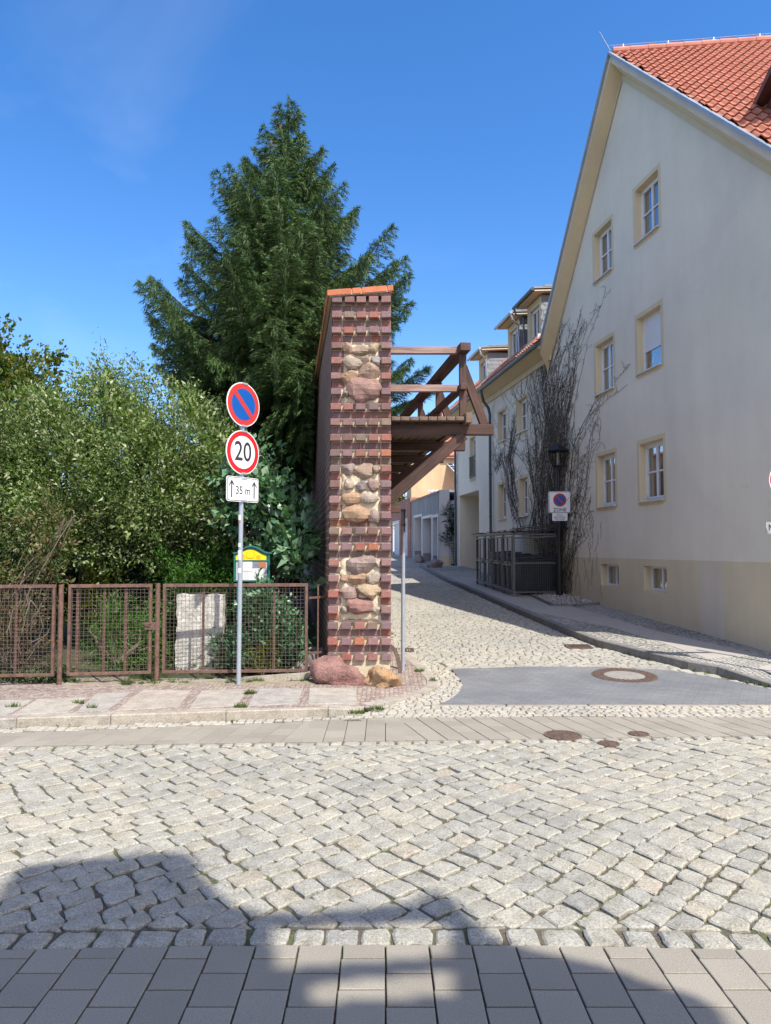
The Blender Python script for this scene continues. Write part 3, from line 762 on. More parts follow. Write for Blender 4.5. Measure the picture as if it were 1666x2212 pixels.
for i in range(NS):
    Y0, Y1 = lerp(YF, YB, i/NS), lerp(YF, YB, (i+1)/NS)
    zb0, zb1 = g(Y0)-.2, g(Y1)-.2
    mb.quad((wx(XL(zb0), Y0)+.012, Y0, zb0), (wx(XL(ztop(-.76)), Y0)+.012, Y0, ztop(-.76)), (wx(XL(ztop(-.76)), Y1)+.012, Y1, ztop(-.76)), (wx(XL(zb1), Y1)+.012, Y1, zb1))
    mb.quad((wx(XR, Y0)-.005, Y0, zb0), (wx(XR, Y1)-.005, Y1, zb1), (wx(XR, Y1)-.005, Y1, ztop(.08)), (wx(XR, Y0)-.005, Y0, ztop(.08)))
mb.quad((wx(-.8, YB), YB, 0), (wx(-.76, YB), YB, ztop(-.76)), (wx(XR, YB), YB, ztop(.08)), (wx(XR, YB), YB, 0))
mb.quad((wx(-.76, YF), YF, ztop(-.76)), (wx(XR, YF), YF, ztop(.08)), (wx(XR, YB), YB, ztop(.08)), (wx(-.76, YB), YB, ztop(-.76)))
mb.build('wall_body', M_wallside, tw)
# mortar core of the end face
mb = MB(); nz = 70; nxx = 12
V = [(lerp(XL(z)+.006, XR-.006, i/nxx), PY+RD+.006+random.uniform(-.003, .003), z) for z in [lerp(.12, 5.46, j/nz) for j in range(nz+1)] for i in range(nxx+1)]
mb.add(V, [(j*(nxx+1)+i, j*(nxx+1)+i+1, (j+1)*(nxx+1)+i+1, (j+1)*(nxx+1)+i) for j in range(nz) for i in range(nxx)])
for z0, z1 in ((.12, 5.46),):
    mb.quad((XL(z0)+.006, PY+RD, z0), (XL(z1)+.006, PY+RD, z1), (XL(z1)+.006, PY+RD+.012, z1), (XL(z0)+.006, PY+RD+.012, z0)); mb.quad((XR-.006, PY+RD, z0), (XR-.006, PY+.2, z0), (XR-.006, PY+.2, z1), (XR-.006, PY+RD, z1))
mb.build('mortar_bed', M_mort, tw)
ROW0, PITCH = .447, .21874
hb = MB(); rb = MB()
def brick(mb, x0, x1, z0, z1, y0, y1):
    j = lambda a=.003: random.uniform(-a, a)
    t = j(.004)
    V = []
    for (y, ins) in ((y0+.005, 0), (y0, .005)):
        V += [(x0+ins+j(.002), y+j(.002), z0+ins+j()), (x1-ins+j(.002), y+j(.002), z0+ins+j()), (x1-ins+j(.002), y+t, z1-ins+j()), (x0+ins+j(.002), y+t, z1-ins+j())]
    V += [(x0, y1, z0), (x1, y1, z0), (x1, y1, z1), (x0, y1, z1)]
    mb.add(V, [(4, 5, 6, 7)]+[(i, (i+1) % 4, 4+(i+1) % 4, 4+i) for i in range(4)]+[(8+i, 8+(i+1) % 4, (i+1) % 4, i) for i in range(4)])
stone_rows = set(list(range(4, 8))+list(range(12, 16))+list(range(18, 22)))
for r in range(1, 25):                           # counted from the top
    zt = ROW0+PITCH*(24-r); xl = XL(zt); wdt = XR-xl
    hw = .137; pit = (wdt-hw)/4
    for k in range(5):
        if r in stone_rows and k in (1, 2, 3): continue
        x0 = xl+k*pit+random.uniform(-.006, .006)*(0 < k < 4)
        if k == 4: x0 = XR-hw
        proud = 0 if r < 24 else .055
        brick(hb, x0, x0+hw+random.uniform(-.004, .003), zt-.09, zt+random.uniform(-.003, .003), PY+proud+random.uniform(-.006, .006), PY+RD+.06)
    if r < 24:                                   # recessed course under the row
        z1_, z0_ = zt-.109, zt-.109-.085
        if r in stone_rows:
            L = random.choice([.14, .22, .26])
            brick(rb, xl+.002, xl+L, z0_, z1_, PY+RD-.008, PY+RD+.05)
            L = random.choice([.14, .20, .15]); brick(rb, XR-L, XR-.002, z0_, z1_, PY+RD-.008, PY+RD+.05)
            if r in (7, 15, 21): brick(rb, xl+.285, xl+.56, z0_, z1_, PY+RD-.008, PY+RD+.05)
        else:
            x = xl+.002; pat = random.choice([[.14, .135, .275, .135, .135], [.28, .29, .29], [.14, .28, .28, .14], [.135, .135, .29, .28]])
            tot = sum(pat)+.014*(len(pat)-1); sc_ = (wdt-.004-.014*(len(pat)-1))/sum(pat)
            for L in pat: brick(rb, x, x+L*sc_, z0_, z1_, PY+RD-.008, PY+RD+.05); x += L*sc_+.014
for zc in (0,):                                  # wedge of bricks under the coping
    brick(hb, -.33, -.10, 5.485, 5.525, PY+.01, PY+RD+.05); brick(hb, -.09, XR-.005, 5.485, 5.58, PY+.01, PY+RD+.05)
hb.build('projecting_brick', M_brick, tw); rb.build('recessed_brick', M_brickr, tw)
# side return of the bricks along both corners
# fieldstones
def blob(mb, c, sx, sy, sz, seed, m=0, seg=14, lump=.16, flat=.0, boxy=.0):
    rr = np.random.default_rng(seed); k = rr.normal(size=(7, 3)); ph = rr.uniform(0, 6.28, 7); am = rr.uniform(.3, 1, 7)/7
    cuts = [(lambda q: (q/np.linalg.norm(q), rr.uniform(.62, .86)))(rr.normal(size=3)) for _ in range(9 if boxy else 5)]
    V = []; F = []
    for j in range(seg//2+1):
        th = math.pi*j/(seg//2)
        for i in range(seg):
            a_ = 2*math.pi*i/seg; d = np.array([math.sin(th)*math.cos(a_), math.sin(th)*math.sin(a_), math.cos(th)])
            r_ = 1+lump*sum(am[q]*math.sin(k[q] @ d*2.2+ph[q]) for q in range(7))*2.2
            for nn, dist in cuts:
                dd = d @ nn*r_
                if dd > dist: r_ *= dist/dd
            V.append((c[0]+d[0]*sx*r_*1.12, c[1]+d[1]*sy*r_*1.12, c[2]+d[2]*sz*r_*1.12))
    for j in range(seg//2):
        for i in range(seg): F.append((j*seg+i, j*seg+(i+1) % seg, (j+1)*seg+(i+1) % seg, (j+1)*seg+i))
    mb.add(V, F, m)
STC = {'tan': (0.36, 0.264, 0.195), 'yel': (0.385, 0.289, 0.189), 'bei': (0.385, 0.301, 0.239), 'gry': (0.273, 0.23, 0.211), 'brn': (0.341, 0.236, 0.17), 'org': (0.391, 0.255, 0.164), 'red': (0.329, 0.199, 0.164), 'wht': (0.422, 0.351, 0.288), 'mau': (0.323, 0.227, 0.195), 'drd': (0.317, 0.171, 0.146), 'gpk': (0.329, 0.251, 0.22), 'sal': (0.41, 0.258, 0.195)}
STM = {k: mat('fieldstone_'+n, v, .8, .25, 9, .2, 70, .7, 40, .012, tint=scale3(v, .62), tint_scale=7, tint_amt=.6) for (k, v), n in zip(STC.items(), ['tan','yellow','beige','grey','brown','orange','red','white','mauve','dark_red','grey_pink','salmon'])}
keys = list(STM)
S1 = [(398,580,78,76,'brn'),(497,598,138,82,'tan'),(595,580,92,74,'yel'),(430,690,138,98,'bei'),(532,668,64,68,'tan'),(610,683,76,88,'gry'),(562,770,165,145,'brn'),(412,797,112,98,'org'),(513,885,232,178,'red'),(377,937,48,54,'gry'),
      (402,1517,88,84,'gpk'),(520,1530,142,108,'tan'),(614,1520,54,58,'tan'),(405,1637,88,82,'bei'),(502,1650,88,92,'gry'),(600,1635,74,84,'mau'),(427,1748,142,94,'org'),(572,1742,124,90,'wht'),(460,1860,194,114,'org')]
S2 = [(603,283,80,104,'gpk'),(497,655,228,134,'gpk'),(630,640,50,54,'wht'),(375,765,62,54,'sal'),(478,772,134,94,'org'),(600,755,94,88,'wht'),(560,850,150,120,'yel'),(415,875,118,104,'mau'),(497,970,196,124,'drd'),(370,1010,52,54,'wht'),(617,1005,74,64,'wht')]
mb = MB()
for i, (x, y, w_, h_, c) in enumerate(S1+S2):
    zz = z1z(y) if i < len(S1) else z2z(y); big = w_*h_ > 16000
    blob(mb, (z1x(x), PY+RD-.015, zz), w_*.28/K155/2*1.22, .115 if big else .082, h_*.28/K155/2*1.22, 100+i, keys.index(c), 18, .20, boxy=1)
mb.build('fieldstone', [STM[k] for k in keys], tw, smooth=False)
# mortar cushions between the stones
mb = MB()
for (ya, yb) in ((z1z(545), z1z(1015)), (z1z(1480), z2z(310)), (z2z(595), z2z(1090))):
    nxx, nz = 16, 28; x0, x1 = XL(ya)+.155, XR-.155
    V = []
    for j in range(nz+1):
        for i in range(nxx+1):
            z = lerp(yb, ya, j/nz); x = lerp(x0, x1, i/nxx); e = min(i, nxx-i, j, nz-j)
            V.append((x+random.uniform(-.008, .008), PY+RD-.026-.014*math.sin(x*40+z*17)*math.sin(z*33)+random.uniform(-.006, .006)+(.035 if e == 0 else 0), z+random.uniform(-.01, .01)))
    mb.add(V, [(j*(nxx+1)+i, j*(nxx+1)+i+1, (j+1)*(nxx+1)+i+1, (j+1)*(nxx+1)+i) for j in range(nz) for i in range(nxx)])
mb.build('mortar_panel', M_mort, tw, smooth=True)
# coping: sloping course of brick on edge, running back along the wall
mb = MB(); xa, za, xb, zb = fx(705.5), fz(633), fx(850), fz(622)
dirv = Vector((xb-xa, 0, zb-za)); L = dirv.length; dirv.normalize(); upv = Vector((-dirv.z, 0, dirv.x))
Y = PY-.03; r = 0
while Y < YB:
    segs = [(0, .34), (.355, .475), (.49, .84), (.855, L/.001*.001)] if r % 2 == 0 else [(0, .20), (.215, .56), (.575, L)]
    segs[-1] = (segs[-1][0], L)
    for s0, s1 in segs:
        o_ = Vector((wx(xa, Y), Y+.006, za-.045))+dirv*s0
        mb.obox(o_, dirv*(s1-s0), Vector((KX*.11, .112, 0)), upv*.082)
    Y += .125; r += 1
mb.build('coping', M_coping, tw, bevel=.004)
mb = MB(); mb.obox(Vector((xa+.03, PY-.01, za-.05)), dirv*(L-.05), Vector((KX*20.6, 20.6, 0)), upv*.075); mb.build('coping_mortar', M_mort, tw)
# boulders at the foot
def boulder(name, label, c, s, col, seed, group=None, rot=0):
    mb = MB(); blob(mb, (0, 0, 0), *s, seed, 0, 48, .34, boxy=0)
    V = [Vector(v) for v in mb.v]; ca_, sa_ = math.cos(rot), math.sin(rot)
    mb.v = [(c[0]+v.x*ca_-v.z*sa_*.0, c[1]+v.y, c[2]+v.z+v.x*sa_+.02*math.sin(v.x*17+seed)*math.sin(v.z*15)) for v in V]
    from mathutils import noise as MN
    mb.v = [tuple(Vector(p)+(Vector(p)-Vector(c)).normalized()*(.055*MN.noise(Vector(p)*6.5)+.022*MN.noise(Vector(p)*17)+.010*MN.noise(Vector(p)*40))) for p in mb.v]
    o = mb.build(name, col, smooth=True); tag(o, label, 'boulder', group); return o
M_bpink = mat('pink_granite', (.31, .175, .15), .85, .45, 7, .3, 70, 1.0, 24, .035, tint=(.22, .11, .10), tint_scale=4, tint_amt=.6)
M_byel = mat('yellow_boulder_stone', (.40, .285, .165), .85, .4, 7, .3, 70, 1.0, 24, .03, tint=(.42, .22, .10), tint_scale=5, tint_amt=.6)
boulder('boulder', 'large pinkish red granite boulder at the left foot of the brick wall end', (-.70, 10.20, .14), (.41, .24, .225), M_bpink, 5, rot=-.10)
boulder('boulder', 'yellowish rounded boulder at the right foot of the brick wall end', (fx(826), 10.17, .13), (.25, .18, .155), M_byel, 9)
M_bgrey = mat('grey_boulder_stone', (.26, .22, .21), .9, .25, 5, .2, 80, .8, 30, .015)
boulder('boulder', 'dull grey boulder half hidden in shade behind the fence end and the pink boulder', (-1.02, 10.95, .22), (.24, .25, .30), M_bgrey, 14)
boulder('boulder', 'small round guard stone beside the left doorway of the grey garage', tuple(G(905.5, 1208, .16)), (.27, .25, .24), M_bgrey, 15, 'guard stones at the grey garage')
boulder('boulder', 'larger round guard stone at the near corner of the grey garage', tuple(G(941, 1222, .18)), (.30, .28, .27), M_bgrey, 21, 'guard stones at the grey garage')
# curved guard bar at the wall foot
mb = MB(); pts = [(.04+.17*math.sin(t)*1.0, 10.85-.05*t, .50-.42*(1-math.cos(t))*1.0) for t in [i/10*1.5 for i in range(11)]]
for p, q in zip(pts, pts[1:]): mb.bar(p, q, .06, .012, (0, -1, 0))
tag(mb.build('guard_iron', M_iron), 'curved flat steel guard bent over the ground at the wall corner behind the grey pole', 'guard iron')

# ------------------------------------------------------------------ timber gallery on the wall
gal = thing('wall_gallery', 'dark stained timber gallery with railing carried on slanting struts along the brick wall', 'gallery', (.6, PY, 0))
def beam(name, p0, p1, w_, h_, m, parent, up=(0, 0, 1), bevel=.006):
    p0 = Vector(p0); p1 = Vector(p1); X = (p1-p0).normalized(); U = Vector(up)
    if abs(X.dot(U)) > .97: U = Vector((0, 1, 0))
    Yv = U.cross(X).normalized(); Z = X.cross(Yv)
    L = (p1-p0).length; mb = MB(); mb.box(-L/2, L/2, -w_/2, w_/2, -h_/2, h_/2)
    me = bpy.data.meshes.new(name); me.from_pydata(mb.v, [], mb.f); me.materials.append(m)
    o = bpy.data.objects.new(name, me); C.objects.link(o); o['_o'] = (0, 0, 0)
    M = Matrix((X, Yv, Z)).transposed().to_4x4(); M.translation = (p0+p1)/2-Vector(parent['_o'])
    o.parent = parent; o.matrix_local = M
    b = o.modifiers.new('bevel', 'BEVEL'); b.width = bevel; b.segments = 1
    return o
FR = [PY+.22+1.7*i for i in range(9)]; DX = lambda Y: KX*(Y-PY)
GE = FR[-1]+.3
for i, Y in enumerate(FR):
    d = DX(Y); n = .10
    beam('cross_beam', (.09+d, Y, fz(923.5)), (fx(1072)*1.02+d, Y, fz(923.5)), .14, .15, M_wood, gal)
    beam('post', (1.113*1.02+d, Y-.02, 3.70), (1.113*1.02+d, Y-.02, 4.70), .10, .105, M_wood, gal)
    if i == 0: beam('top_cross_rail', (.09+d, Y, fz(748.5)), (1.06+d, Y, fz(748.5)), .09, .10, M_woodw if i == 0 else M_wood, gal)
    if i == 0: beam('middle_cross_rail', (.09+d, Y, fz(832)), (1.06+d, Y, fz(832)), .07, .10, M_woodw if i == 0 else M_wood, gal)
    beam('raking_brace', (1.14+d, Y+.02, 4.52), (1.45+d, Y+.02, 3.67), .11, .12, M_wood, gal)
    beam('strut', (1.15+d, Y, 3.53), (.04+d, Y, 2.57), .13, .155, M_wood, gal)
    beam('stub_beam', (.09+d, Y, fz(1096.5)), (fx(869)+d, Y, fz(1096.5)), .13, .13, M_wood, gal)
def long_(name, x, z, w_, h_, y0, m=M_wood, y1=GE): return beam(name, (x+DX(y0), y0, z), (x+DX(y1), y1, z), w_, h_, m, gal)
long_('handrail', 1.13, 4.755, .15, .115, PY+.0)
long_('middle_rail', 1.11, 4.20, .09, .09, PY+.05)
long_('kerb_beam', 1.17, 3.74, .095, .145, PY-.02, M_deck)
for k in range(8):
    x0 = .09+.1285*k; long_('deck_plank', x0+.062, 3.7305, .123, .058, PY+.005, M_deck)
# ------------------------------------------------------------------ poles and signs
def pole(parent, x, y, z0, z1, r, m, lean=0): 
    mb = MB(); mb.tube([(x, y, z0), (x+lean*.5, y, (z0+z1)/2), (x+lean, y, z1)], r, 16); return mb.build('pole', m, parent, smooth=False)
b = G(515.5, 1478, SW); sgn_x, sgn_y = b.x, b.y
K = 1598/sgn_y
ts = thing('traffic_sign_post', 'galvanised pole in front of the rusty fence with no stopping, 20 and 35 m signs', 'traffic sign', b)
topz = EYE+(1186-824)/K
o = pole(ts, b.x, b.y, SW-.05, topz, .031, M_galv, .022)
mb = MB()
for (py, hh, mm) in ((1118, .07, 0), (1127, .03, 1), (1177, .05, 0), (1199, .13, 0), (1232, .06, 0)):
    z = EYE+(1186-py)/K; mb = MB(); mb.tube([(b.x+.006, b.y, z-hh/2), (b.x+.006, b.y, z+hh/2)], .0322, 16, 0, cap=False); mb.build('sticker', M_orange if mm else M_pagew, ts)
TT = Vector((math.cos(R(54.5)), math.sin(R(54.5)), 0)); TN = Vector((TT.y, -TT.x, 0)); ZU = Vector((0, 0, 1))
def signpos(px, py):
    z = EYE+(1186-py)/K; a_, _ = ray(px, py)
    base = Vector((b.x+.015, b.y, z))+TN*.045
    # slide along the sign plane so that its centre stands where it was surveyed
    t = (a_*base.y-base.x)/(TT.x-a_*TT.y); return base+TT*t
def plate_poly(c, w_, h_, r, t=TT, seg=6):
    pts = []
    for (sx_, sz_, a0) in ((1, 1, 0), (-1, 1, 90), (-1, -1, 180), (1, -1, 270)):
        for k in range(seg+1):
            a_ = R(a0+90*k/seg); pts.append(c+t*(sx_*(w_/2-r)+math.cos(a_)*r)+ZU*(sz_*(h_/2-r)+math.sin(a_)*r))
    return pts
def round_sign(parent, c, r, kind, name, t=TT, n=TN):
    mb = MB(); seg = 56; circ = lambda rr, off: [c+n*off+t*math.cos(2*math.pi*k/seg)*rr+ZU*math.sin(2*math.pi*k/seg)*rr for k in range(seg)]
    mb.prism(circ(r, -.012), n*.012, 0)
    P = circ(r-.012, 0)
    mb.add(circ(r-.012, .0012), [tuple(range(seg))], 1)
    if kind == 'stop':
        mb.add(circ(r*.72, .0024), [tuple(range(seg))], 2)
        d = (t*math.cos(R(-45))+ZU*math.sin(R(-45))); p = Vector((0, 0, 0)); q = d.cross(n)
        h_ = r*.11; L = r*.74
        mb.add([c+n*.0036-d*L-q*h_, c+n*.0036+d*L-q*h_, c+n*.0036+d*L+q*h_, c+n*.0036-d*L+q*h_], [(0, 1, 2, 3)], 1)
        mats = [M_signw, M_redf, M_bluep]
    else:
        mb.add(circ(r*.74, .0024), [tuple(range(seg))], 0)
        if kind == '20': put_text(mb, '20', .37, c+n*.004-ZU*.0, t, ZU, 2, .86, .004)
        mats = [M_signw, M_redp, M_ink]
    o = mb.build(name, mats, parent)
    return o
c1 = signpos(526.4, 873); c2 = signpos(525, 977.4); c3 = signpos(525, 1057.8)
round_sign(ts, c1, .30, 'stop', 'no_stopping_sign'); round_sign(ts, c2, .30, '20', 'speed_limit_sign')
mb = MB(); mb.prism(plate_poly(c3-TN*.010, .585, .335, .035), TN*.010, 0)
mb.add([p+TN*.0012 for p in plate_poly(c3, .568, .318, .030)], [tuple(range(28))], 1); mb.add([p+TN*.0024 for p in plate_poly(c3, .548, .298, .026)], [tuple(range(28))], 0)
put_text(mb, '35 m', .155, c3+TN*.004-ZU*.018, TT, ZU, 1, .86, .0015)
for s in (-1, 1):
    cc = c3+TT*(.205*s)+TN*.004; mb.obox(cc-TT*.011-ZU*.115, TT*.022, ZU*.20, TN*.0005, 1)
    for q in (-1, 1):
        mb.add([cc+ZU*.125, cc+TT*(.048*q)+ZU*.055, cc+TT*(.048*q)+ZU*.028, cc+ZU*.09], [(0, 1, 2, 3) if q < 0 else (3, 2, 1, 0)], 1)
mb.build('distance_plate', [M_signw, M_ink], ts)
mb = MB()
for z in (c1.z+.29, c1.z-.29, c2.z+.29, c2.z-.285, c3.z+.15, c3.z-.15):
    mb = MB(); mb.tube([(b.x+.018, b.y, z-.014), (b.x+.018, b.y, z+.014)], .04, 12); mb.obox(Vector((b.x+.018, b.y, z-.012))+TN*.03-TT*.05, TT*.10, TN*.02, ZU*.024); mb.build('clamp', M_galv, ts)

b2 = G(870.5, 1446, .02); K2 = 1598/b2.y
gp_ = thing('sign_pole', 'plain grey steel pole beside the brick wall end, its sign plate seen edge on', 'pole', b2)
pole(gp_, b2.x, b2.y, -.05, EYE+(1186-1100)/K2, .031, M_galv, .01)
mb = MB(); cz = EYE+(1186-1120)/K2; t2 = Vector((.02, 1, 0)).normalized(); n2 = Vector((1, 0, 0))
mb.prism([p for p in plate_poly(Vector((b2.x+.05, b2.y-.04, cz+.05)), .42, .52, .03, t2)], n2*.004); mb.build('sign_plate', M_signb, gp_)
mb = MB(); 
for z in (cz-.1, cz+.12): mb = MB(); mb.tube([(b2.x+.008, b2.y, z-.014), (b2.x+.008, b2.y, z+.014)], .038, 12); mb.build('clamp', M_galvd, gp_)

# street lamp with the zone sign
lb = G(1209, 1289, .12); KL = 1598/lb.y; lz = lambda py: EYE+(1186-py)/KL
lamp = thing('street_lamp', 'dark post with six sided lantern standing in the gravel bed before the vine covered wall', 'street lamp', lb)
mb = MB(); mb.tube([(lb.x, lb.y, lb.z-.1), (lb.x, lb.y, lb.z+1.15), (lb.x, lb.y, lb.z+1.18), (lb.x, lb.y, lz(1013))], [.085, .08, .058, .052], 16); mb.tube([(lb.x, lb.y, lb.z+1.10), (lb.x, lb.y, lb.z+1.19)], .095, 16); mb.build('pole', M_black, lamp, smooth=False)
hexp = lambda r_, z, a0=18: [Vector((lb.x+r_*math.cos(R(a0+60*k)), lb.y+r_*math.sin(R(a0+60*k)), z)) for k in range(6)]
zt_, zb_ = lz(974), lz(1006); rt, rb_ = .30, .17
mb = MB(); A_ = hexp(.34, zt_+.01); B_ = hexp(.16, lz(963)); mb.add(A_+B_, [(k, (k+1) % 6, 6+(k+1) % 6, 6+k) for k in range(6)]+[tuple(range(6))[::-1], tuple(range(6, 12))])
mb.tube([(lb.x, lb.y, lz(964)), (lb.x, lb.y, lz(960)), (lb.x, lb.y, lz(958))], [.10, .07, .02], 10); mb.build('lantern_roof', M_black, lamp)
A_ = hexp(rt, zt_); B_ = hexp(rb_, zb_); mb = MB(); mb.add(A_+B_, [(k, (k+1) % 6, 6+(k+1) % 6, 6+k) for k in range(6)]); gl_ = mb.build('lantern_glass', M_lglass, lamp)
mb = MB()
for k in range(6): mb.bar(A_[k], B_[k], .022, .022); mb.bar(B_[k], B_[(k+1) % 6], .025, .025); mb.bar(A_[k], A_[(k+1) % 6], .022, .022)
for k in range(6): mb.bar(B_[k], Vector((lb.x, lb.y, lz(1014))), .016, .016)
mb.tube([(lb.x, lb.y, zb_-.02), (lb.x, lb.y, zb_+.01)], .15, 12); mb.tube([(lb.x, lb.y, lz(1016)), (lb.x, lb.y, lz(1011))], [.058, .085], 12); mb.build('lantern_frame', M_black, lamp)
mb = MB(); mb.tube([(lb.x, lb.y, zb_), (lb.x, lb.y, zb_+.1), (lb.x, lb.y, zt_-.03)], [.03, .035, .035], 10); mb.build('bulb', M_white, lamp)
zs = thing('zone_sign', 'white no stopping zone sign with small text plate fixed to the street lamp post', 'traffic sign', (lb.x, lb.y-.09, lz(1109)))
zc = Vector(((1210-833)/1598*(lb.y-.1), lb.y-.10, lz(1085.2))); t0 = Vector((1, 0, 0)); n0 = Vector((0, -1, 0))
mb = MB(); mb.prism(plate_poly(zc-n0*.01, .62, .60, .04, t0), n0*.01, 0)
mb.add([p+n0*.0015 for p in plate_poly(zc, .60, .58, .035, t0)], [tuple(range(28))], 1); mb.add([p+n0*.003 for p in plate_poly(zc, .575, .555, .03, t0)], [tuple(range(28))], 0)
put_text(mb, 'ZONE', .135, zc+n0*.005-ZU*.215, t0, ZU, 1, .95, .002, 1.05)
mb.add([zc+t0*.19+ZU*.05+n0*.005, zc+t0*.27+ZU*.12+n0*.005, zc+t0*.27+ZU*.135+n0*.005, zc+t0*.185+ZU*.06+n0*.005], [(0, 1, 2, 3)], 1)
mb.build('zone_plate', [M_signw, M_ink], zs)
oo = round_sign(zs, zc+ZU*.06+n0*.016, .195, 'stop', 'no_stopping_symbol', t0, n0)
mb = MB(); pc = Vector((zc.x, zc.y, lz(1117))); mb.prism(plate_poly(pc-n0*.008, .42, .21, .012, t0), n0*.008, 0)
for i, s in enumerate(('Parken in', 'gekennzeichneten', 'Flächen erlaubt')): put_text(mb, s, .052, pc+n0*.003+ZU*(.058-.058*i), t0, ZU, 1, .86, .0006)
mb.build('text_plate', [M_signw, M_ink], zs)
mb = MB()
for z in (lz(1066), lz(1104), lz(1121)): mb = MB(); mb.tube([(lb.x, lb.y, z-.02), (lb.x, lb.y, z+.02)], .064, 14); mb.box(lb.x-.03, lb.x+.03, lb.y-.09, lb.y-.04, z-.015, z+.015); mb.build('clamp', M_galvd, zs)
M_plate = mat('grey_plate', (.33, .34, .36), .5, .05, 6, 0, 10, 0)
# round sign and street name plate at the right edge
cr_ = At(1712, 1036, 10.4)
rs = thing('round_sign', 'round white and red traffic sign cut off by the right border of the photo', 'traffic sign', (cr_.x, 10.4, 0.1))
round_sign(rs, cr_, .30, 'ring', 'sign_disc', Vector((.97, -.24, 0)).normalized(), Vector((-.24, -.97, 0)).normalized())
pole(rs, cr_.x+.05, cr_.y+.05, .05, cr_.z+.3, .03, M_galv)
np_ = At(1674, 1140, 10.9); mb = MB(); mb.box(np_.x-.13, np_.x+.42, np_.y, np_.y+.012, np_.z-.085, np_.z+.085, 0); put_text(mb, 'M', .13, (np_.x-.055, np_.y-.003, np_.z), (1, 0, 0), (0, 0, 1), 1, .8, .001)
ns = thing('street_name_sign', 'grey street name plate starting with M at the right border of the photo', 'street sign', (np_.x+.45, np_.y+.05, .15))
mb.build('name_plate', [M_plate, M_ink], ns); pole(ns, np_.x+.45, np_.y+.05, .1, np_.z+.3, .03, M_galv)

# ------------------------------------------------------------------ mesh fence with gate
FZT, FZB = EYE-.50, .22
fp = [(-7.6, 9.62), (-4.36, 10.02), (-3.12, 10.22), (-1.075, 10.36)]
def fy(X): return interp(X, fp)
def mesh_panel(parent, x0, x1, zb, zt, bars, top=None):
    P = lambda x, z, o=0: Vector((x, fy(x)+o, z))
    mb = MB(); d = P(x1, 0)-P(x0, 0)
    mb.bar(P(x0, zt), P(x1, zt-.0), .045, .045); mb.bar(P(x0, zb), P(x1, zb), .04, .04)
    for x in (x0+.02, x1-.02): mb.bar(P(x, zb), P(x, zt), .045, .035, (1, 0, 0))
    mb.build('frame', M_rust, parent, bevel=.003)
    mb = MB()
    for x in bars: mb = MB(); mb.bar(P(x, zb+.02, .03), P(x, zt-.02, .03), .035, .012, (0, 1, 0)); mb.build('stiffening_bar', M_rust, parent)
    mb = MB(); n = int((x1-x0)/.05)
    for i in range(1, n):
        x = lerp(x0, x1, i/n); w1 = random.uniform(-.006, .006); z_ = zb; prev = P(x, zb, .004)
        for k in range(1, 5):
            q = P(x+random.uniform(-.004, .004), lerp(zb, zt, k/4), .004*math.sin(k+i)); mb.bar(prev, q, .0036, .0036); prev = q
    n = int((zt-zb)/.05)
    for j in range(1, n):
        z = lerp(zb, zt, j/n); m_ = max(4, int((x1-x0)/.25)); prev = P(x0, z)
        for k in range(1, m_+1):
            q = P(lerp(x0, x1, k/m_), z+random.uniform(-.005, .005), random.uniform(-.003, .005)); mb.bar(prev, q, .0036, .0036); prev = q
    mb.build('wire_mesh', M_wire, parent)
def fpost(parent, x, zt, zb=-.05):
    mb = MB(); mb.tube([(x, fy(x)-.02, zb), (x, fy(x)-.02, zt)], .033, 12); mb.build('post', M_rust, parent)
f1 = thing('mesh_fence', 'rusty brown mesh fence panel left of the gate with shrubs behind it', 'fence', (-6, fy(-6), 0), 'rusty mesh fence panels')
mesh_panel(f1, -7.3, -4.44, FZB, FZT+.0, [-6.8, -6.2, -5.5, -4.95]); fpost(f1, -4.365, FZT+.02)
f2 = thing('garden_gate', 'rusty mesh garden gate with latch between two round posts', 'gate', (-3.7, fy(-3.7), 0))
mesh_panel(f2, -4.28, -3.20, FZB, FZT, [-4.17, -3.83, -3.55])
mb = MB(); x = -3.19; mb.box(x-.10, x+.07, fy(x)-.04, fy(x)+.0, .80, .90); mb.tube([(x-.13, fy(x)-.07, .89), (x-.02, fy(x)-.07, .88), (x-.02, fy(x)-.02, .88)], .009, 8); mb.build('latch', M_rust, f2)
f3 = thing('mesh_fence', 'rusty brown mesh fence panel right of the gate before the white slab', 'fence', (-2, fy(-2), 0), 'rusty mesh fence panels')
mesh_panel(f3, -3.06, -1.08, FZB, FZT, [-2.52, -2.02, -1.55]); fpost(f3, -3.125, FZT+.03)
f4 = thing('iron_rail_gap', 'short iron rails closing the gap between fence end and brick wall', 'railing', (-.95, 10.5, 0))
mb = MB()
for z in (1.22, .45): mb.bar((-1.07, 10.36, z), (-.82, 10.62, z), .03, .03)
mb.bar((-.95, 10.48, .2), (-.95, 10.48, 1.4), .02, .02); mb.build('rails', M_rust, f4)
# stone slab behind the fence
mb = MB(); x0, x1 = (388-833)/1598*10.78, (485-833)/1598*10.78
nz_, nx_ = 30, 14
def slabpt(i, j, y):
    u_, v_ = i/nx_, j/nz_; e = .006*math.sin(v_*31)+.008*math.sin(v_*11+1)
    xx = lerp(x0-.03*(1-v_), x1+.02*(v_)-.03*(1-v_), u_)+(e if i in (0, nx_) else 0); zz = lerp(.08, EYE-97/1598*10.78, v_)+(.008*math.sin(u_*19) if j == nz_ else 0)
    return (xx, y+random.uniform(-.003, .003)+.02*(1-v_), zz)
F = [slabpt(i, j, 10.72) for j in range(nz_+1) for i in range(nx_+1)]; B = [(p[0], 10.86, p[2]) for p in F]; N_ = len(F); w1 = nx_+1
fs = [(j*w1+i, j*w1+i+1, (j+1)*w1+i+1, (j+1)*w1+i) for j in range(nz_) for i in range(nx_)]
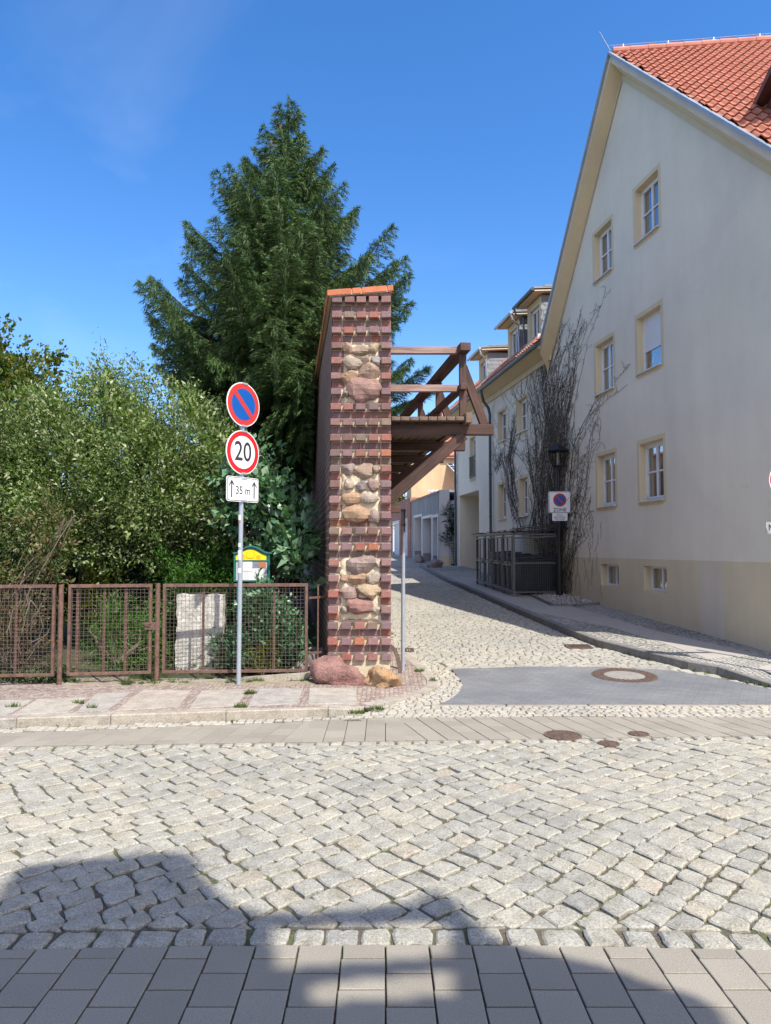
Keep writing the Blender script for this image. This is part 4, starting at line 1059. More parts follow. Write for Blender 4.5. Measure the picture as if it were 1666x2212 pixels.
fs += [(j*w1, (j+1)*w1, N_+(j+1)*w1, N_+j*w1) for j in range(nz_)]+[(j*w1+nx_, N_+j*w1+nx_, N_+(j+1)*w1+nx_, (j+1)*w1+nx_) for j in range(nz_)]+[(nz_*w1+i, nz_*w1+i+1, N_+nz_*w1+i+1, N_+nz_*w1+i) for i in range(nx_)]
mb.add(F+B, fs)
M_slabw = mat('weathered_marble', (.66, .65, .60), .8, .2, 6, .25, 60, .9, 40, .008, tint=(.30, .29, .25), tint_scale=16, tint_amt=.65)
tag(mb.build('stone_slab', M_slabw, smooth=False), 'upright weathered white stone slab standing behind the mesh fence', 'stone slab')
# notice board
nb = thing('notice_board', 'green framed notice board with arched yellow header standing behind the fence', 'notice board', (-2.0, 11.08, 0))
NY = 11.08; KN = 1598/NY; bx = lambda x: ((483.8+.08298*x)-833)/KN; bz = lambda y: EYE+(1186-(1149+.08298*y))/KN
arch = [(270, 560), (330, 548), (420, 505), (500, 450), (600, 395), (700, 378), (800, 390), (900, 430), (1000, 490), (1080, 535), (1200, 560)]
mb = MB(); outer = [(270, 1300)]+arch+[(1200, 1300)]
mb.prism([(bx(x), NY, bz(y)) for x, y in outer][::-1], (0, .06, 0)); mb.prism([(bx(x)-(.02 if i == 0 else 0)+(.03 if i == 10 else 0), NY-.03, bz(y)+.012+(0)) for i, (x, y) in enumerate(arch)]+[(bx(x)+(.03 if i == 0 else 0), NY-.03, bz(y)-.012) for i, (x, y) in enumerate(arch[::-1])], (0, .12, 0))
for x in (270, 1165): mb.box(bx(x), bx(x+38), NY-.016, NY, bz(1290), bz(585))
mb.box(bx(300), bx(1170), NY-.014, NY, bz(1290), bz(1255)); mb.box(bx(300), bx(1170), NY-.014, NY, bz(765), bz(738)); mb.build('case', M_greenp, nb, bevel=.003)
mb = MB(); ya = [(320, 730), (320, 612), (430, 570), (520, 510), (620, 465), (700, 457), (790, 465), (880, 510), (980, 570), (1110, 612), (1110, 730)]
mb.add([(bx(x), NY-.003, bz(y)) for x, y in ya], [tuple(range(len(ya)))], 0)
for k in range(6): mb.box(bx(400), bx(560), NY-.006, NY-.004, bz(600+k*20), bz(596+k*20), 1); mb.box(bx(850), bx(960), NY-.006, NY-.004, bz(615+k*18), bz(611+k*18), 1)
mb.prism(plate_poly(Vector((bx(700), NY-.004, bz(600))), .125, .10, .03, Vector((1, 0, 0))), (0, -.004, 0), 1); mb.prism(plate_poly(Vector((bx(700), NY-.0085, bz(600))), .108, .085, .026, Vector((1, 0, 0))), (0, -.001, 0), 0)
mb.build('header_panel', [M_yel, M_yeld], nb)
mb = MB(); mb.box(bx(330), bx(1130), NY-.004, NY-.002, bz(1255), bz(770)); mb.build('back_panel', M_inkg, nb)
mb = MB()
for (xa_, ya_, xb_, yb_, m_) in ((380, 1250, 740, 1030, 0), (390, 1010, 740, 925, 0), (380, 915, 745, 775, 0), (755, 1248, 1035, 950, 0), (760, 940, 912, 772, 2), (915, 942, 1105, 775, 3)):
    mb.box(bx(xa_), bx(xb_), NY-.008, NY-.0045, bz(ya_), bz(yb_), m_)
    if m_ == 0:
        y = yb_+16
        while y < ya_-12: mb.box(bx(xa_+16), bx(xb_-random.randint(16, 90)), NY-.0095, NY-.0085, bz(y+4), bz(y), 1); y += 17
mb.box(bx(480), bx(715), NY-.0105, NY-.0096, bz(1035), bz(1010), 4)
mb.build('pinned_paper', [M_pagew, M_inkg, M_bluegrey, M_orange, M_inkg], nb)
for x in (330, 1130):
    mb = MB(); mb.tube([(bx(x)+(.02 if x < 500 else -.12), NY+.03, .1), (bx(x)+(.02 if x < 500 else -.12), NY+.03, bz(1290))], .02, 8); mb.build('leg', M_greenp, nb)

# ------------------------------------------------------------------ big house: wall with openings
def wall_cells(mb, Yb, Zb, holes, slopes=(), matf=lambda y, z: 0):
    Ys = sorted(set(Yb+[h[0] for h in holes]+[h[1] for h in holes])); Zs = sorted(set(Zb+[h[2] for h in holes]+[h[3] for h in holes]))
    for y0, y1 in zip(Ys, Ys[1:]):
        for z0, z1 in zip(Zs, Zs[1:]):
            ym, zm = (y0+y1)/2, (z0+z1)/2
            if any(h[0] < ym < h[1] and h[2] < zm < h[3] for h in holes): continue
            p = [(y0, z0), (y1, z0), (y1, z1), (y0, z1)]
            for s in slopes: p = clip(p, *s) if len(p) > 2 else p
            if len(p) > 2: mb.add([W(y, z) for y, z in p], [tuple(range(len(p)))], matf(ym, zm))
M_room = M_dark
def window(parent, Y0, Y1, z0, z1, kind='std', band=.10, o0=0.0, Wf=W, depth=.20, cols=2, rows=2, curt=True):
    mb = MB(); oF = o0-depth+.05
    def fbar(a, b, c, d, oo, th): # rectangle in Y,z from plane oo back th
        P = [Wf(a, c, oo), Wf(b, c, oo), Wf(b, d, oo), Wf(a, d, oo)]; mb.prism(P, Wf(a, c, oo-th)-Wf(a, c, oo))
    t = .055
    fbar(Y0, Y1, z0, z0+t, oF, .06); fbar(Y0, Y1, z1-t, z1, oF, .06); fbar(Y0, Y0+t, z0+t, z1-t, oF, .06); fbar(Y1-t, Y1, z0+t, z1-t, oF, .06)
    ym = (Y0+Y1)/2; zz1 = z1
    if kind == 'blind': zz1 = z1-.62*(z1-z0)
    if kind == 'cellar': fbar(ym-.03, ym+.03, z0+t, z1-t, oF, .06)
    elif kind == 'blind':
        for k in range(16):
            a_ = lerp(z1-t, zz1, k/16); b_ = lerp(z1-t, zz1, (k+.86)/16); fbar(Y0+t, Y1-t, b_, a_, oF+.006, .02)
        # tilted sash
        for (a_, b_, c_, d_) in ((Y0+t, Y1-t, z0+t, z0+t+.06), (Y0+t, Y0+t+.06, z0+t, zz1), (Y1-t-.06, Y1-t, z0+t, zz1), (ym-.02, ym+.02, z0+t, zz1)):
            P = [Wf(a_, c_, oF-.07-(c_-z0)*.25), Wf(b_, c_, oF-.07-(c_-z0)*.25), Wf(b_, d_, oF-.07-(d_-z0)*.25), Wf(a_, d_, oF-.07-(d_-z0)*.25)]; mb.prism(P, Wf(a_, c_, -.03)-Wf(a_, c_, 0))
    else:
        s = .05
        fbar(Y0+t, Y0+t+s, z0+t, z1-t, oF+.012, .05); fbar(Y1-t-s, Y1-t, z0+t, z1-t, oF+.012, .05); fbar(Y0+t, Y1-t, z0+t, z0+t+s, oF+.012, .05); fbar(Y0+t, Y1-t, z1-t-s, z1-t, oF+.012, .05)
        if cols == 2: fbar(ym-.022, ym+.022, z0+t, z1-t, oF+.014, .04)
        for k in range(1, rows): zm = lerp(z0+t, z1-t, k/rows); fbar(Y0+t+s, Y1-t-s, zm-.016, zm+.016, oF+.013, .03)
    fr = mb.build('window', M_white, parent)
    fr['_o'] = parent['_o']
    mb = MB(); mb.add([Wf(Y0+t, z0+t, oF-.02), Wf(Y1-t, z0+t, oF-.02), Wf(Y1-t, z1-t, oF-.02), Wf(Y0+t, z1-t, oF-.02)], [(0, 1, 2, 3)]); mb.build('pane', M_glass, fr)
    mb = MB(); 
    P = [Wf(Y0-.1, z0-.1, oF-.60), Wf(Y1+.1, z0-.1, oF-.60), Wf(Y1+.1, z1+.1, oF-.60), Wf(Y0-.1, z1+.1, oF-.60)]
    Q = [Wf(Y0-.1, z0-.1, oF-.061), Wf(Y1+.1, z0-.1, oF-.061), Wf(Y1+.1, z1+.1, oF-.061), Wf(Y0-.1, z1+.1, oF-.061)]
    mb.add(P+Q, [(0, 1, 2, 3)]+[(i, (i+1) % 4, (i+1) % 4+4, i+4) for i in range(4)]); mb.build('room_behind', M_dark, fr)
    if curt:
        mb = MB(); n = 40; V = []
        a_, b_ = (Y0+.02, Y1-.02) if kind != 'half' else (lerp(Y0, Y1, .5), Y1-.02)
        for i in range(n+1):
            y = lerp(a_, b_, i/n); oo = oF-.16+.025*math.sin(i*1.15)+.01*math.sin(i*.37)
            V += [Wf(y, z0-.02, oo), Wf(y, z1+.02, oo)]
        mb.add(V, [(2*i, 2*i+2, 2*i+3, 2*i+1) for i in range(n)]); mb.build('curtain', M_curt, fr, smooth=True)
    # reveal
    mb = MB(); a, b = o0+.001, oF
    mb.quad(Wf(Y0, z0, a), Wf(Y0, z1, a), Wf(Y0, z1, b-.06), Wf(Y0, z0, b-.06)); mb.quad(Wf(Y1, z0, a), Wf(Y1, z0, b-.06), Wf(Y1, z1, b-.06), Wf(Y1, z1, a))
    mb.quad(Wf(Y0, z1, a), Wf(Y1, z1, a), Wf(Y1, z1, b-.06), Wf(Y0, z1, b-.06)); mb.quad(Wf(Y0, z0, a), Wf(Y0, z0, b-.06), Wf(Y1, z0, b-.06), Wf(Y1, z0, a))
    if band:
        for (a_, b_, c_, d_) in ((Y0-band, Y0, z0-.06, z1+band), (Y1, Y1+band, z0-.06, z1+band), (Y0, Y1, z1, z1+band), (Y0, Y1, z0-.10, z0)):
            P = [Wf(a_, c_, o0+.004), Wf(b_, c_, o0+.004), Wf(b_, d_, o0+.004), Wf(a_, d_, o0+.004)]; mb.prism(P, Wf(a_, c_, -.003)-Wf(a_, c_, 0))
    mb.build('surround', M_trim if kind != 'cellar' else M_plinth, fr)
    if kind != 'cellar':
        mb = MB(); P = [Wf(Y0-.03, z0+.004, o0+.07), Wf(Y1+.03, z0+.004, o0+.07), Wf(Y1+.03, z0+.03, oF), Wf(Y0-.03, z0+.03, oF)]; mb.prism(P, (0, 0, -.022)); mb.build('sill', M_sill, fr)
    return fr
hs_ = thing('gable_house', 'large pale plastered house with ochre plinth, steep gable and orange tiled roof', 'house', (wallX(17), 17, .3))
RC = (15.5, 16.53); LC = (17.73, 18.72)
wins = [(RC[0], RC[1], 2.95, 4.24, 'std'), (LC[0], LC[1], 2.95, 4.24, 'std'), (RC[0], RC[1], 5.82, 7.1, 'blind'), (LC[0], LC[1], 5.80, 7.08, 'std'),
        (RC[0], RC[1], 8.80, 10.06, 'std'), (LC[0], LC[1], 8.73, 9.98, 'std'), (15.45, 16.4, .99, 1.53, 'cellar'), (17.62, 18.6, .99, 1.53, 'cellar')]
SL = [(1.16, 1, 13.17+1.16*17.02), (-.97, 1, 13.17-.97*17.02)]
YC = 10.9
mb = MB(); wall_cells(mb, [YC, 13.5, 14.25, 17.02, 22.07], [-.1, 1.68, 14], [h[:4] for h in wins], SL, lambda y, z: (2 if 13.5 < y < 14.25 else 1) if z < 1.68 else 0)
rd = Vector((.9934, -.1147, 0))
Cw = W(YC, 0)
for z0, z1, m_ in ((-.3, 1.68, 1), (1.68, 6.85, 0)): mb.quad(Cw+ZU*z0, Cw+rd*14+ZU*z0, Cw+rd*14+ZU*z1, Cw+ZU*z1, m_)
mb.quad(Cw+rd*14, W(22, 0)+rd*14, W(22, 8)+rd*14, Cw+rd*14+ZU*7, 0)
mb.build('wall', [M_plast, M_plinth, M_patch], hs_)
for wn in wins: window(hs_, *wn[:4], kind=wn[4], curt=(wn[4] != 'blind'), depth=.22 if wn[4] == 'cellar' else .2)
V0 = Vector((5.30, 16.89, 13.55)); V1 = Vector((6.10, 11.39, 8.19)); V2 = V0+(V1-V0)*1.22; L1 = Vector((4.70, 21.03, 8.72)); L2 = V0+(L1-V0)*1.17
RL = 14.0
# tiled front slope
def perp(v): return (v-rd*v.dot(rd))
dn = perp(V1-V0); Wlen = dn.length*1.22; dnu = dn.normalized(); nrm = rd.cross(dnu); 
if nrm.z < 0: nrm = -nrm
du = (V1-V0).dot(rd)/dn.length
def tiles(name, parent, origin, rdv, dnv, nv, Wl, u_of_w, Lr, tw_=.20, th_=.335, holes=()):
    mb = MB(); rows = int(Wl/th_); res = 8
    for r in range(rows+1):
        w0, w1 = r*th_, min((r+1)*th_+.03, Wl+.05)
        if w1 <= w0: continue
        us = u_of_w((w0+w1)/2); n = int((Lr-us)/tw_*res)
        V = []
        for i in range(n+1):
            u = us+i*tw_/res; ph = (u/tw_) % 1.0
            hgt = .026*(math.cos(2*math.pi*ph)+.25*math.cos(4*math.pi*ph+.8))
            e = random.uniform(-.0, .0)
            V += [origin+rdv*u+dnv*w0+nv*(hgt+.035), origin+rdv*u+dnv*w1+nv*(hgt+.072), origin+rdv*u+dnv*(w1-.004)+nv*(hgt+.050)]
        mb.add(V, [(3*i, 3*i+1, 3*i+4, 3*i+3) for i in range(n)]+[(3*i+1, 3*i+2, 3*i+5, 3*i+4) for i in range(n)])
    return mb.build(name, M_tile, parent, smooth=False)
roof = tiles('roof', hs_, V0, rd, dnu, nrm, Wlen, lambda w_: max(0, du*w_)+.05, RL)
mb = MB(); E2 = V0+rd*RL; mb.add([V0, V2, V2+rd*(RL-2), E2], [(0, 1, 2, 3)]); mb.add([V0, L2, L2+rd*RL, E2], [(0, 1, 2, 3)])
mb.v = [(v[0], v[1], v[2]-.02) for v in mb.v]; mb.build('roof_deck', M_tiledk, roof)
mb = MB(); k = 0.06
while k < RL-.4:
    p, q = V0+rd*k+ZU*.07, V0+rd*(k+.42)+ZU*.07; mb.tube([p, q], [.095, .085], 10); k += .40
mb.build('ridge_tile', M_ridge, roof, smooth=False)
mb = MB(); mb.tube([V0+rd*(-.05)+ZU*.22, V0+rd*(RL-.5)+ZU*.22], .007, 6)
k = .3
while k < RL-1: mb.tube([V0+rd*k+ZU*.16, V0+rd*k+ZU*.23], .018, 6); mb.bar(V0+rd*(k-.05)+ZU*.16, V0+rd*(k+.05)+ZU*.16, .05, .01); k += 1.02
tip = At(1295, 68, V0.y-.1); mb.tube([V0+ZU*.10, tip], [.013, .008], 6)
mb.build('lightning_rod', M_galv, roof)
mb = MB(); GA = W(17.02, 13.17); GR = W(YC, 13.17+.97*(YC-17.02)); GL = W(22.07, 13.17-1.16*(22.07-17.02))
dz = Vector((0, 0, -.30))
for A_, B_, wa, wb in ((V0, V2, GA, GR), (V0, L2, GA, GL)):
    mb.quad(A_, B_, B_+dz*.62, A_+dz*.62, 0)                       # barge board
    mb.quad(A_+dz*.62, B_+dz*.62, wb+dz*.10, wa+dz*.10, 1)         # soffit
    mb.quad(wa+WN*.02, wb+WN*.02, wb+WN*.02+ZU*-.17, wa+WN*.02+ZU*-.17, 1)
mb.build('verge', [M_patch, M_trim], roof)
mb = MB(); mb.bar(V0+ZU*.04+WN*.02, V2+ZU*.04+WN*.02, .09, .05); mb.bar(V0+ZU*.03+WN*.02, L2+ZU*.03+WN*.02, .08, .05); mb.build('verge_flashing', M_zinc, roof)
# dormer at the right edge of the roof
dc = At(1632, 232, 14.2)
tt = ((dc-V0).dot(rd), (dc-V0).dot(dnu))
P0 = V0+rd*tt[0]+dnu*tt[1]
P0 = None
for yy_ in [12+.02*i for i in range(260)]:
    q = At(1655, 232, yy_); h_ = (q-V0).dot(nrm)
    if h_ < .05: P0 = q; break
if P0 is None: P0 = V0+rd*5+dnu*4
mb = MB(); outw = Vector((rd.y, -rd.x, 0)); outw = outw if outw.y < 0 else -outw
fr0 = P0+outw*.9+ZU*.0
mb.add([P0, fr0-ZU*.85, fr0+ZU*.20, P0+rd*2.4, fr0-ZU*.85+rd*2.4, fr0+ZU*.20+rd*2.4], [(0, 1, 2), (3, 5, 4), (1, 4, 5, 2)])
mb.build('dormer', M_tiledk, hs_)
mb = MB(); mb.obox(P0-rd*.18-outw*.15+ZU*.04, rd*2.8, outw*1.35+ZU*.26, ZU*.12); mb.build('dormer_roof', M_tiledk, hs_)

# ------------------------------------------------------------------ rear wing
wg = thing('terrace_wing', 'long pale wing with three slate clad dormers, dark gutter and arched-free gateway up the lane', 'house', (wallX(28), 28, .9))
wg['label'] = 'pale rear wing up the lane with slate clad dormers, long dark gutter and square gateway'
wwin = [(23.98, 24.95, 5.80, 6.92, 'std'), (26.22, 27.12, 5.80, 6.92, 'half'), (23.95, 24.8, 2.98, 4.25, 'std'), (26.3, 27.12, 2.98, 4.25, 'std'), (30.3, 31.15, 4.80, 6.56, 'tall')]
PG = (29.8, 33.0, 0.0, 4.28)
mb = MB(); wall_cells(mb, [22.07, 33.5], [0, 2.0, 7.9], [h[:4] for h in wwin]+[PG])
E = W(33.5, 0); mb.quad(E, E-WN*8, E-WN*8+ZU*7.9, E+ZU*7.9)
mb.quad(W(29.8, 0), W(29.8, 0, -5), W(29.8, 4.28, -5), W(29.8, 4.28)); mb.quad(W(33.0, 0), W(33.0, 0, -5), W(33.0, 4.28, -5), W(33.0, 4.28)); mb.quad(W(29.8, 4.28), W(33.0, 4.28), W(33.0, 4.28, -5), W(29.8, 4.28, -5))
mb.quad(W(29.8, 0, -5), W(33.0, 0, -5), W(33.0, 4.28, -5), W(29.8, 4.28, -5))
mb.build('wall', M_plast, wg)
for wn in wwin: window(wg, *wn[:4], kind=wn[4], curt=wn[4] in ('std', 'half'), rows=2, cols=2 if wn[4] != 'half' else 1)
mb = MB(); 
for k in range(12): mb.bar(W(lerp(30.32, 31.13, k/11), 4.9, .04), W(lerp(30.32, 31.13, k/11), 5.75, .04), .012, .012)
mb.bar(W(30.25, 5.76, .04), W(31.2, 5.76, .04), .025, .025); mb.bar(W(30.25, 4.9, .04), W(31.2, 4.9, .04), .025, .02); mb.build('window_railing', M_black, wg)
GO = .52
def Wd(Y, o, z): return W(Y, z, o)
mb = MB(); mb.quad(W(21.75, 7.70, .0), W(33.7, 7.70, 0), W(33.7, 7.86, GO-.06), W(21.75, 7.86, GO-.06)); mb.prism([W(21.75, 7.70, .012), W(33.6, 7.70, .012), W(33.6, 7.52, .012), W(21.75, 7.52, .012)], WN*.05)
mb.quad(W(21.75, 7.86, GO-.06), W(33.7, 7.86, GO-.06), W(33.7, 8.0, GO-.06), W(21.75, 8.0, GO-.06)); 
mb.add([W(21.75, 7.70, 0), W(21.75, 7.86, GO-.06), W(21.75, 8.3, GO-.1), W(21.75, 8.3, 0)], [(0, 1, 2, 3)])
mb.build('cornice', M_trim, wg)
mb = MB(); 
pts = [W(21.5, 7.92, GO+.02), W(28, 7.90, GO+.02), W(33.9, 7.88, GO+.02)]
V = []; n = 9
for p in pts:
    for k in range(n): a_ = math.pi*k/(n-1); V.append(p+WN*math.cos(a_)*.085+ZU*(-math.sin(a_)*.09))
mb.add(V, [(i*n+k, i*n+k+1, (i+1)*n+k+1, (i+1)*n+k) for i in range(2) for k in range(n-1)]+[tuple(range(n))]); 
k = 22.0
while k < 33.5: mb.tube([W(k, 7.93, GO+.11), W(k, 7.82, GO+.02), W(k, 7.93, GO-.07)], .012, 5); k += .8
mb.build('gutter', M_zincd, wg, smooth=False)
mb = MB(); r1 = lambda Y, t: W(Y, 7.97+t, GO-.02-t)
mb.quad(r1(21.6, 0), r1(33.8, 0), r1(33.8, 3.9), r1(21.6, 3.9)); 
wrd = -WD
rf = mb.build('roof', M_tiledk, wg)
dn2 = (-WN*-1+Vector((0, 0, -1))).normalized(); 
og = r1(33.8, 3.9); dv = (r1(33.8, 0)-og); Wl2 = dv.length; dv.normalize(); nv = WN*.7071+ZU*.7071
t_ = tiles('roof_tiles', rf, og, -WD, dv, nv, Wl2, lambda w_: 0, 12.2*1.0104)
dk = 0
for (d0, d1, zt) in ((22.40, 23.70, 9.72), (24.45, 25.75, 9.66), (28.25, 29.5, 9.50)):
    of = .05; mb = MB(); zb = 8.35
    mb.quad(W(d0, zb, of), W(d0+.22, zb, of), W(d0+.22, zt, of), W(d0, zt, of)); mb.quad(W(d1-.22, zb, of), W(d1, zb, of), W(d1, zt, of), W(d1-.22, zt, of)); mb.quad(W(d0+.22, zt-.22, of), W(d1-.22, zt-.22, of), W(d1-.22, zt, of), W(d0+.22, zt, of))
    dm = mb.build('dormer', M_trim, wg); dm['_o'] = wg['_o']
    mb = MB(); sb = 1.35
    mb.add([W(d1, zb, of-.002), W(d1, zt, of-.002), W(d1, zt, of-1.45)], [(0, 1, 2)]); mb.build('far_cheek', M_slate, dm)
    mb = MB(); mb.add([W(d0, zb, of-.002), W(d0, zt, of-.002), W(d0, zt, of-1.45)], [(0, 1, 2)])
    # scalloped slates on the near cheek
    for j in range(8):
        for i in range(9):
            o_ = of-.06-i*.16-(j % 2)*.08; z_ = zt-.02-j*.16
            if o_-.1 < of-1.45+(zt-z_)+.1: continue
            pts = [W(d0, z_, o_+.085)+WD*-.004*(1+j % 2), W(d0, z_, o_-.085)+WD*-.004*(1+j % 2), W(d0, z_-.10, o_-.085)+WD*-.012, W(d0, z_-.17, o_)+WD*-.014, W(d0, z_-.10, o_+.085)+WD*-.012]
            mb.add(pts, [(0, 1, 2, 3, 4)])
    mb.build('cheek', M_slate, dm)
    fw = window(wg, d0+.22, d1-.22, zb+.0, zt-.22, 'plain', 0, of, W, .14, 2, 1, False)
    mb = MB()
    P = [W(d0-.22, zt+.02, of+.30), W(d1+.22, zt+.02, of+.30), W(d1+.22, zt+.16, of-1.6), W(d0-.22, zt+.16, of-1.6)]; mb.prism(P, (0, 0, .045)); mb.build('eaves', M_trim, dm)
    mb = MB(); P = [W(d0-.25, zt+.092, of+.34), W(d1+.25, zt+.092, of+.34), W(d1+.25, zt+.235, of-1.6), W(d0-.25, zt+.235, of-1.6)]; mb.prism(P, (0, 0, .055)); mb.prism([p-ZU*.0+WN*(-.35)+ZU*.06 for p in P], (0, 0, .07)); mb.build('zinc_roof', M_galvd, dm)
    mb = MB(); mb.tube([W(d0-.26, zt+.07, of+.38), W(d1+.26, zt+.06, of+.38)], .055, 8)
    mb.tube([W(d0-.2 if dk != 0 else d1+.2, zt+.04, of+.38), W(d0-.2 if dk != 0 else d1+.2, zt-.16, of+.32), W(d0-.10 if dk else d1+.12, zt-.30, of+.1), W(d0-.10 if dk else d1+.12, zb, of+.05)], .035, 8); mb.build('dormer_gutter', M_zincd if dk == 0 else M_zinc, dm); dk += 1
mb = MB()                                       # snow guard above the gutter
Y = 21.9
while Y < 33.4:
    if not False: mb.bar(r1(Y, .14)+nv*.03, r1(Y, .14)+nv*.0+ZU*.22, .006, .006)
    Y += .055
for h_ in (.05, .13, .21): mb.bar(r1(21.9, .14)+ZU*h_, r1(33.4, .14)+ZU*h_, .008, .008)
mb.build('snow_guard', M_galvd, wg)
def downpipe(Y, zb, name='downpipe'):
    mb = MB(); mb.tube([W(Y-.35, 7.84, GO+.02), W(Y-.35, 7.70, GO+.0), W(Y-.2, 7.45, GO-.12), W(Y, 7.25, .16), W(Y, 7.0, .10), W(Y, zb, .10)], .055, 10)
    z = zb+.6
    while z < 7: mb.tube([W(Y, z, .10), W(Y, z+.05, .10)], .066, 10); z += 1.6
    mb.build(name, M_zincd, wg)
downpipe(27.85, .9); downpipe(33.35, 1.1)
mb = MB(); p = W(30.6, 3.15, -1.2); mb.tube([p, p+ZU*.35, p+ZU*.6], .03, 8); mb.box(p.x-.09, p.x+.09, p.y-.09, p.y+.09, p.z-.1, p.z+.03); mb.build('wall_lantern', M_black, wg)
mb = MB(); p = W(29.95, 3.0, -.5); mb.tube([p, p+ZU*.10, p+ZU*.22], [.06, .10, .05], 8); mb.build('gate_lamp', M_yeld, wg)

M_cage = mat('cage_steel', (.13, .14, .15), .5, .2, 9, .08, 60, 0, metal=.3)
# ------------------------------------------------------------------ bin enclosure with bins
cg = thing('bin_enclosure', 'galvanised mesh cage for refuse bins with flat lid against the house wall behind the lamp', 'bin enclosure', (3.55, 20.5, .6))
A0 = Vector((3.55, 20.5, 0)); A1 = Vector((3.02, 24.4, 0)); B0 = Vector((4.82, 20.7, 0)); gz = lambda p: g(p.y)+.12
mb = MB()
def gp2(p, z): return Vector((p.x, p.y, z))
ZT = 2.36
posts = [A0.lerp(A1, t) for t in (0, .25, .5, .75, 1)]
for p in posts+[B0]: mb.bar(gp2(p, gz(p)-.05), gp2(p, ZT), .06, .06)
for a_, b_ in ((A0, A1), (A0, B0)):
    for f_ in (0, .5, 1): mb.bar(gp2(a_, lerp(gz(a_)+.12, ZT-.05, f_)), gp2(b_, lerp(gz(b_)+.12, ZT-.05, f_)), .045, .045)
mb.bar(gp2(A0, ZT-.16), gp2(B0, ZT-.10), .045, .045)
mb.build('frame', M_cage, cg)
mb = MB()
for k in range(4):
    p, q = posts[k].lerp(posts[k+1], .06)-Vector((.03, 0, 0)), posts[k].lerp(posts[k+1], .94)-Vector((.03, 0, 0))
    for r_ in (p, q, p.lerp(q, .5)): mb.bar(gp2(r_, gz(r_)+.16), gp2(r_, ZT-.12), .035, .03)
    for f_ in (0, .47, 1): mb.bar(gp2(p, lerp(gz(p)+.16, ZT-.12, f_)), gp2(q, lerp(gz(q)+.16, ZT-.12, f_)), .035, .035)
    mb.box(p.x-.06, p.x, p.y+.1, p.y+.16, 1.45, 1.55)
mb.build('door', M_cage, cg)
mb = MB()
for a_, b_, n in ((A0, A1, 62), (A0, B0, 20)):
    for i in range(1, n): p = a_.lerp(b_, i/n); mb.bar(gp2(p, gz(p)+.12), gp2(p, ZT-.1), .005, .005)
    for j in range(1, 26): mb.bar(gp2(a_, lerp(gz(a_)+.12, ZT-.1, j/26)), gp2(b_, lerp(gz(b_)+.12, ZT-.1, j/26)), .005, .005)
mb.build('wire_mesh', M_cage, cg)
mb = MB(); mb.add([gp2(A0, ZT+.02)+Vector((-.08, -.08, 0)), gp2(B0, ZT+.14)+Vector((.3, -.06, 0)), gp2(B0, ZT+.14)+Vector((-.25, 3.9, 0)), gp2(A1, ZT+.02)+Vector((-.08, .08, 0))], [(0, 1, 2, 3)])
P = list(mb.v); mb.prism([Vector(p)-ZU*.05 for p in P], (0, 0, .04)); mb.build('lid', M_bin, cg)
def wheelie(x, y, rz, label, first=None):
    z = g(y)+.12
    if first:
        r = first.copy(); C.objects.link(r); r.location = (x, y, z); r.rotation_euler = (0, 0, rz); r['label'] = label
        for ch in first.children:
            c = ch.copy(); C.objects.link(c); c.parent = r
        return r
    t = thing('wheelie_bin', label, 'wheelie bin', (0, 0, 0), 'dark bins inside the mesh cage')
    mb = MB(); a_, b_ = .24, .31; mb.add([(-a_, -a_, .06), (a_, -a_, .06), (a_, a_, .06), (-a_, a_, .06), (-b_, -b_, .98), (b_, -b_, .98), (b_, b_, .98), (-b_, b_, .98)], [(0, 3, 2, 1), (0, 1, 5, 4), (1, 2, 6, 5), (2, 3, 7, 6), (3, 0, 4, 7), (4, 5, 6, 7)]); mb.box(-.33, .33, -.33, .33, .95, .99); mb.build('body', M_bin, t, bevel=.01)
    mb = MB(); mb.add([(-.34, -.35, 1.0), (.34, -.35, 1.0), (.34, .34, 1.06), (-.34, .34, 1.06), (-.3, -.31, 1.05), (.3, -.31, 1.05), (.3, .30, 1.12), (-.3, .30, 1.12)], [(0, 1, 5, 4), (1, 2, 6, 5), (2, 3, 7, 6), (3, 0, 4, 7), (4, 5, 6, 7), (0, 3, 2, 1)]); mb.tube([(-.28, .38, 1.04), (.28, .38, 1.04)], .018, 8); mb.build('lid', M_bin, t)
    for s in (-1, 1):
        mb = MB(); mb.tube([(s*.25, .26, .1), (s*.31, .26, .1)], .10, 14); mb.build('wheel', M_black, t)
    t.location = (x, y, z); t.rotation_euler = (0, 0, rz); return t
w0 = wheelie(4.05, 21.15, R(-80), 'dark wheelie bin nearest the front mesh of the cage, beside the corner post')
wheelie(3.92, 22.0, R(-82), 'second dark wheelie bin behind the left mesh doors of the cage', w0)
wheelie(3.80, 22.9, R(-80), 'third dark wheelie bin behind the left mesh doors of the cage', w0)
wheelie(3.68, 23.8, R(-84), 'farthest dark wheelie bin at the lane end of the cage', w0)
wheelie(4.55, 21.35, R(5), 'dark wheelie bin right inside the front mesh next to the house wall', w0)

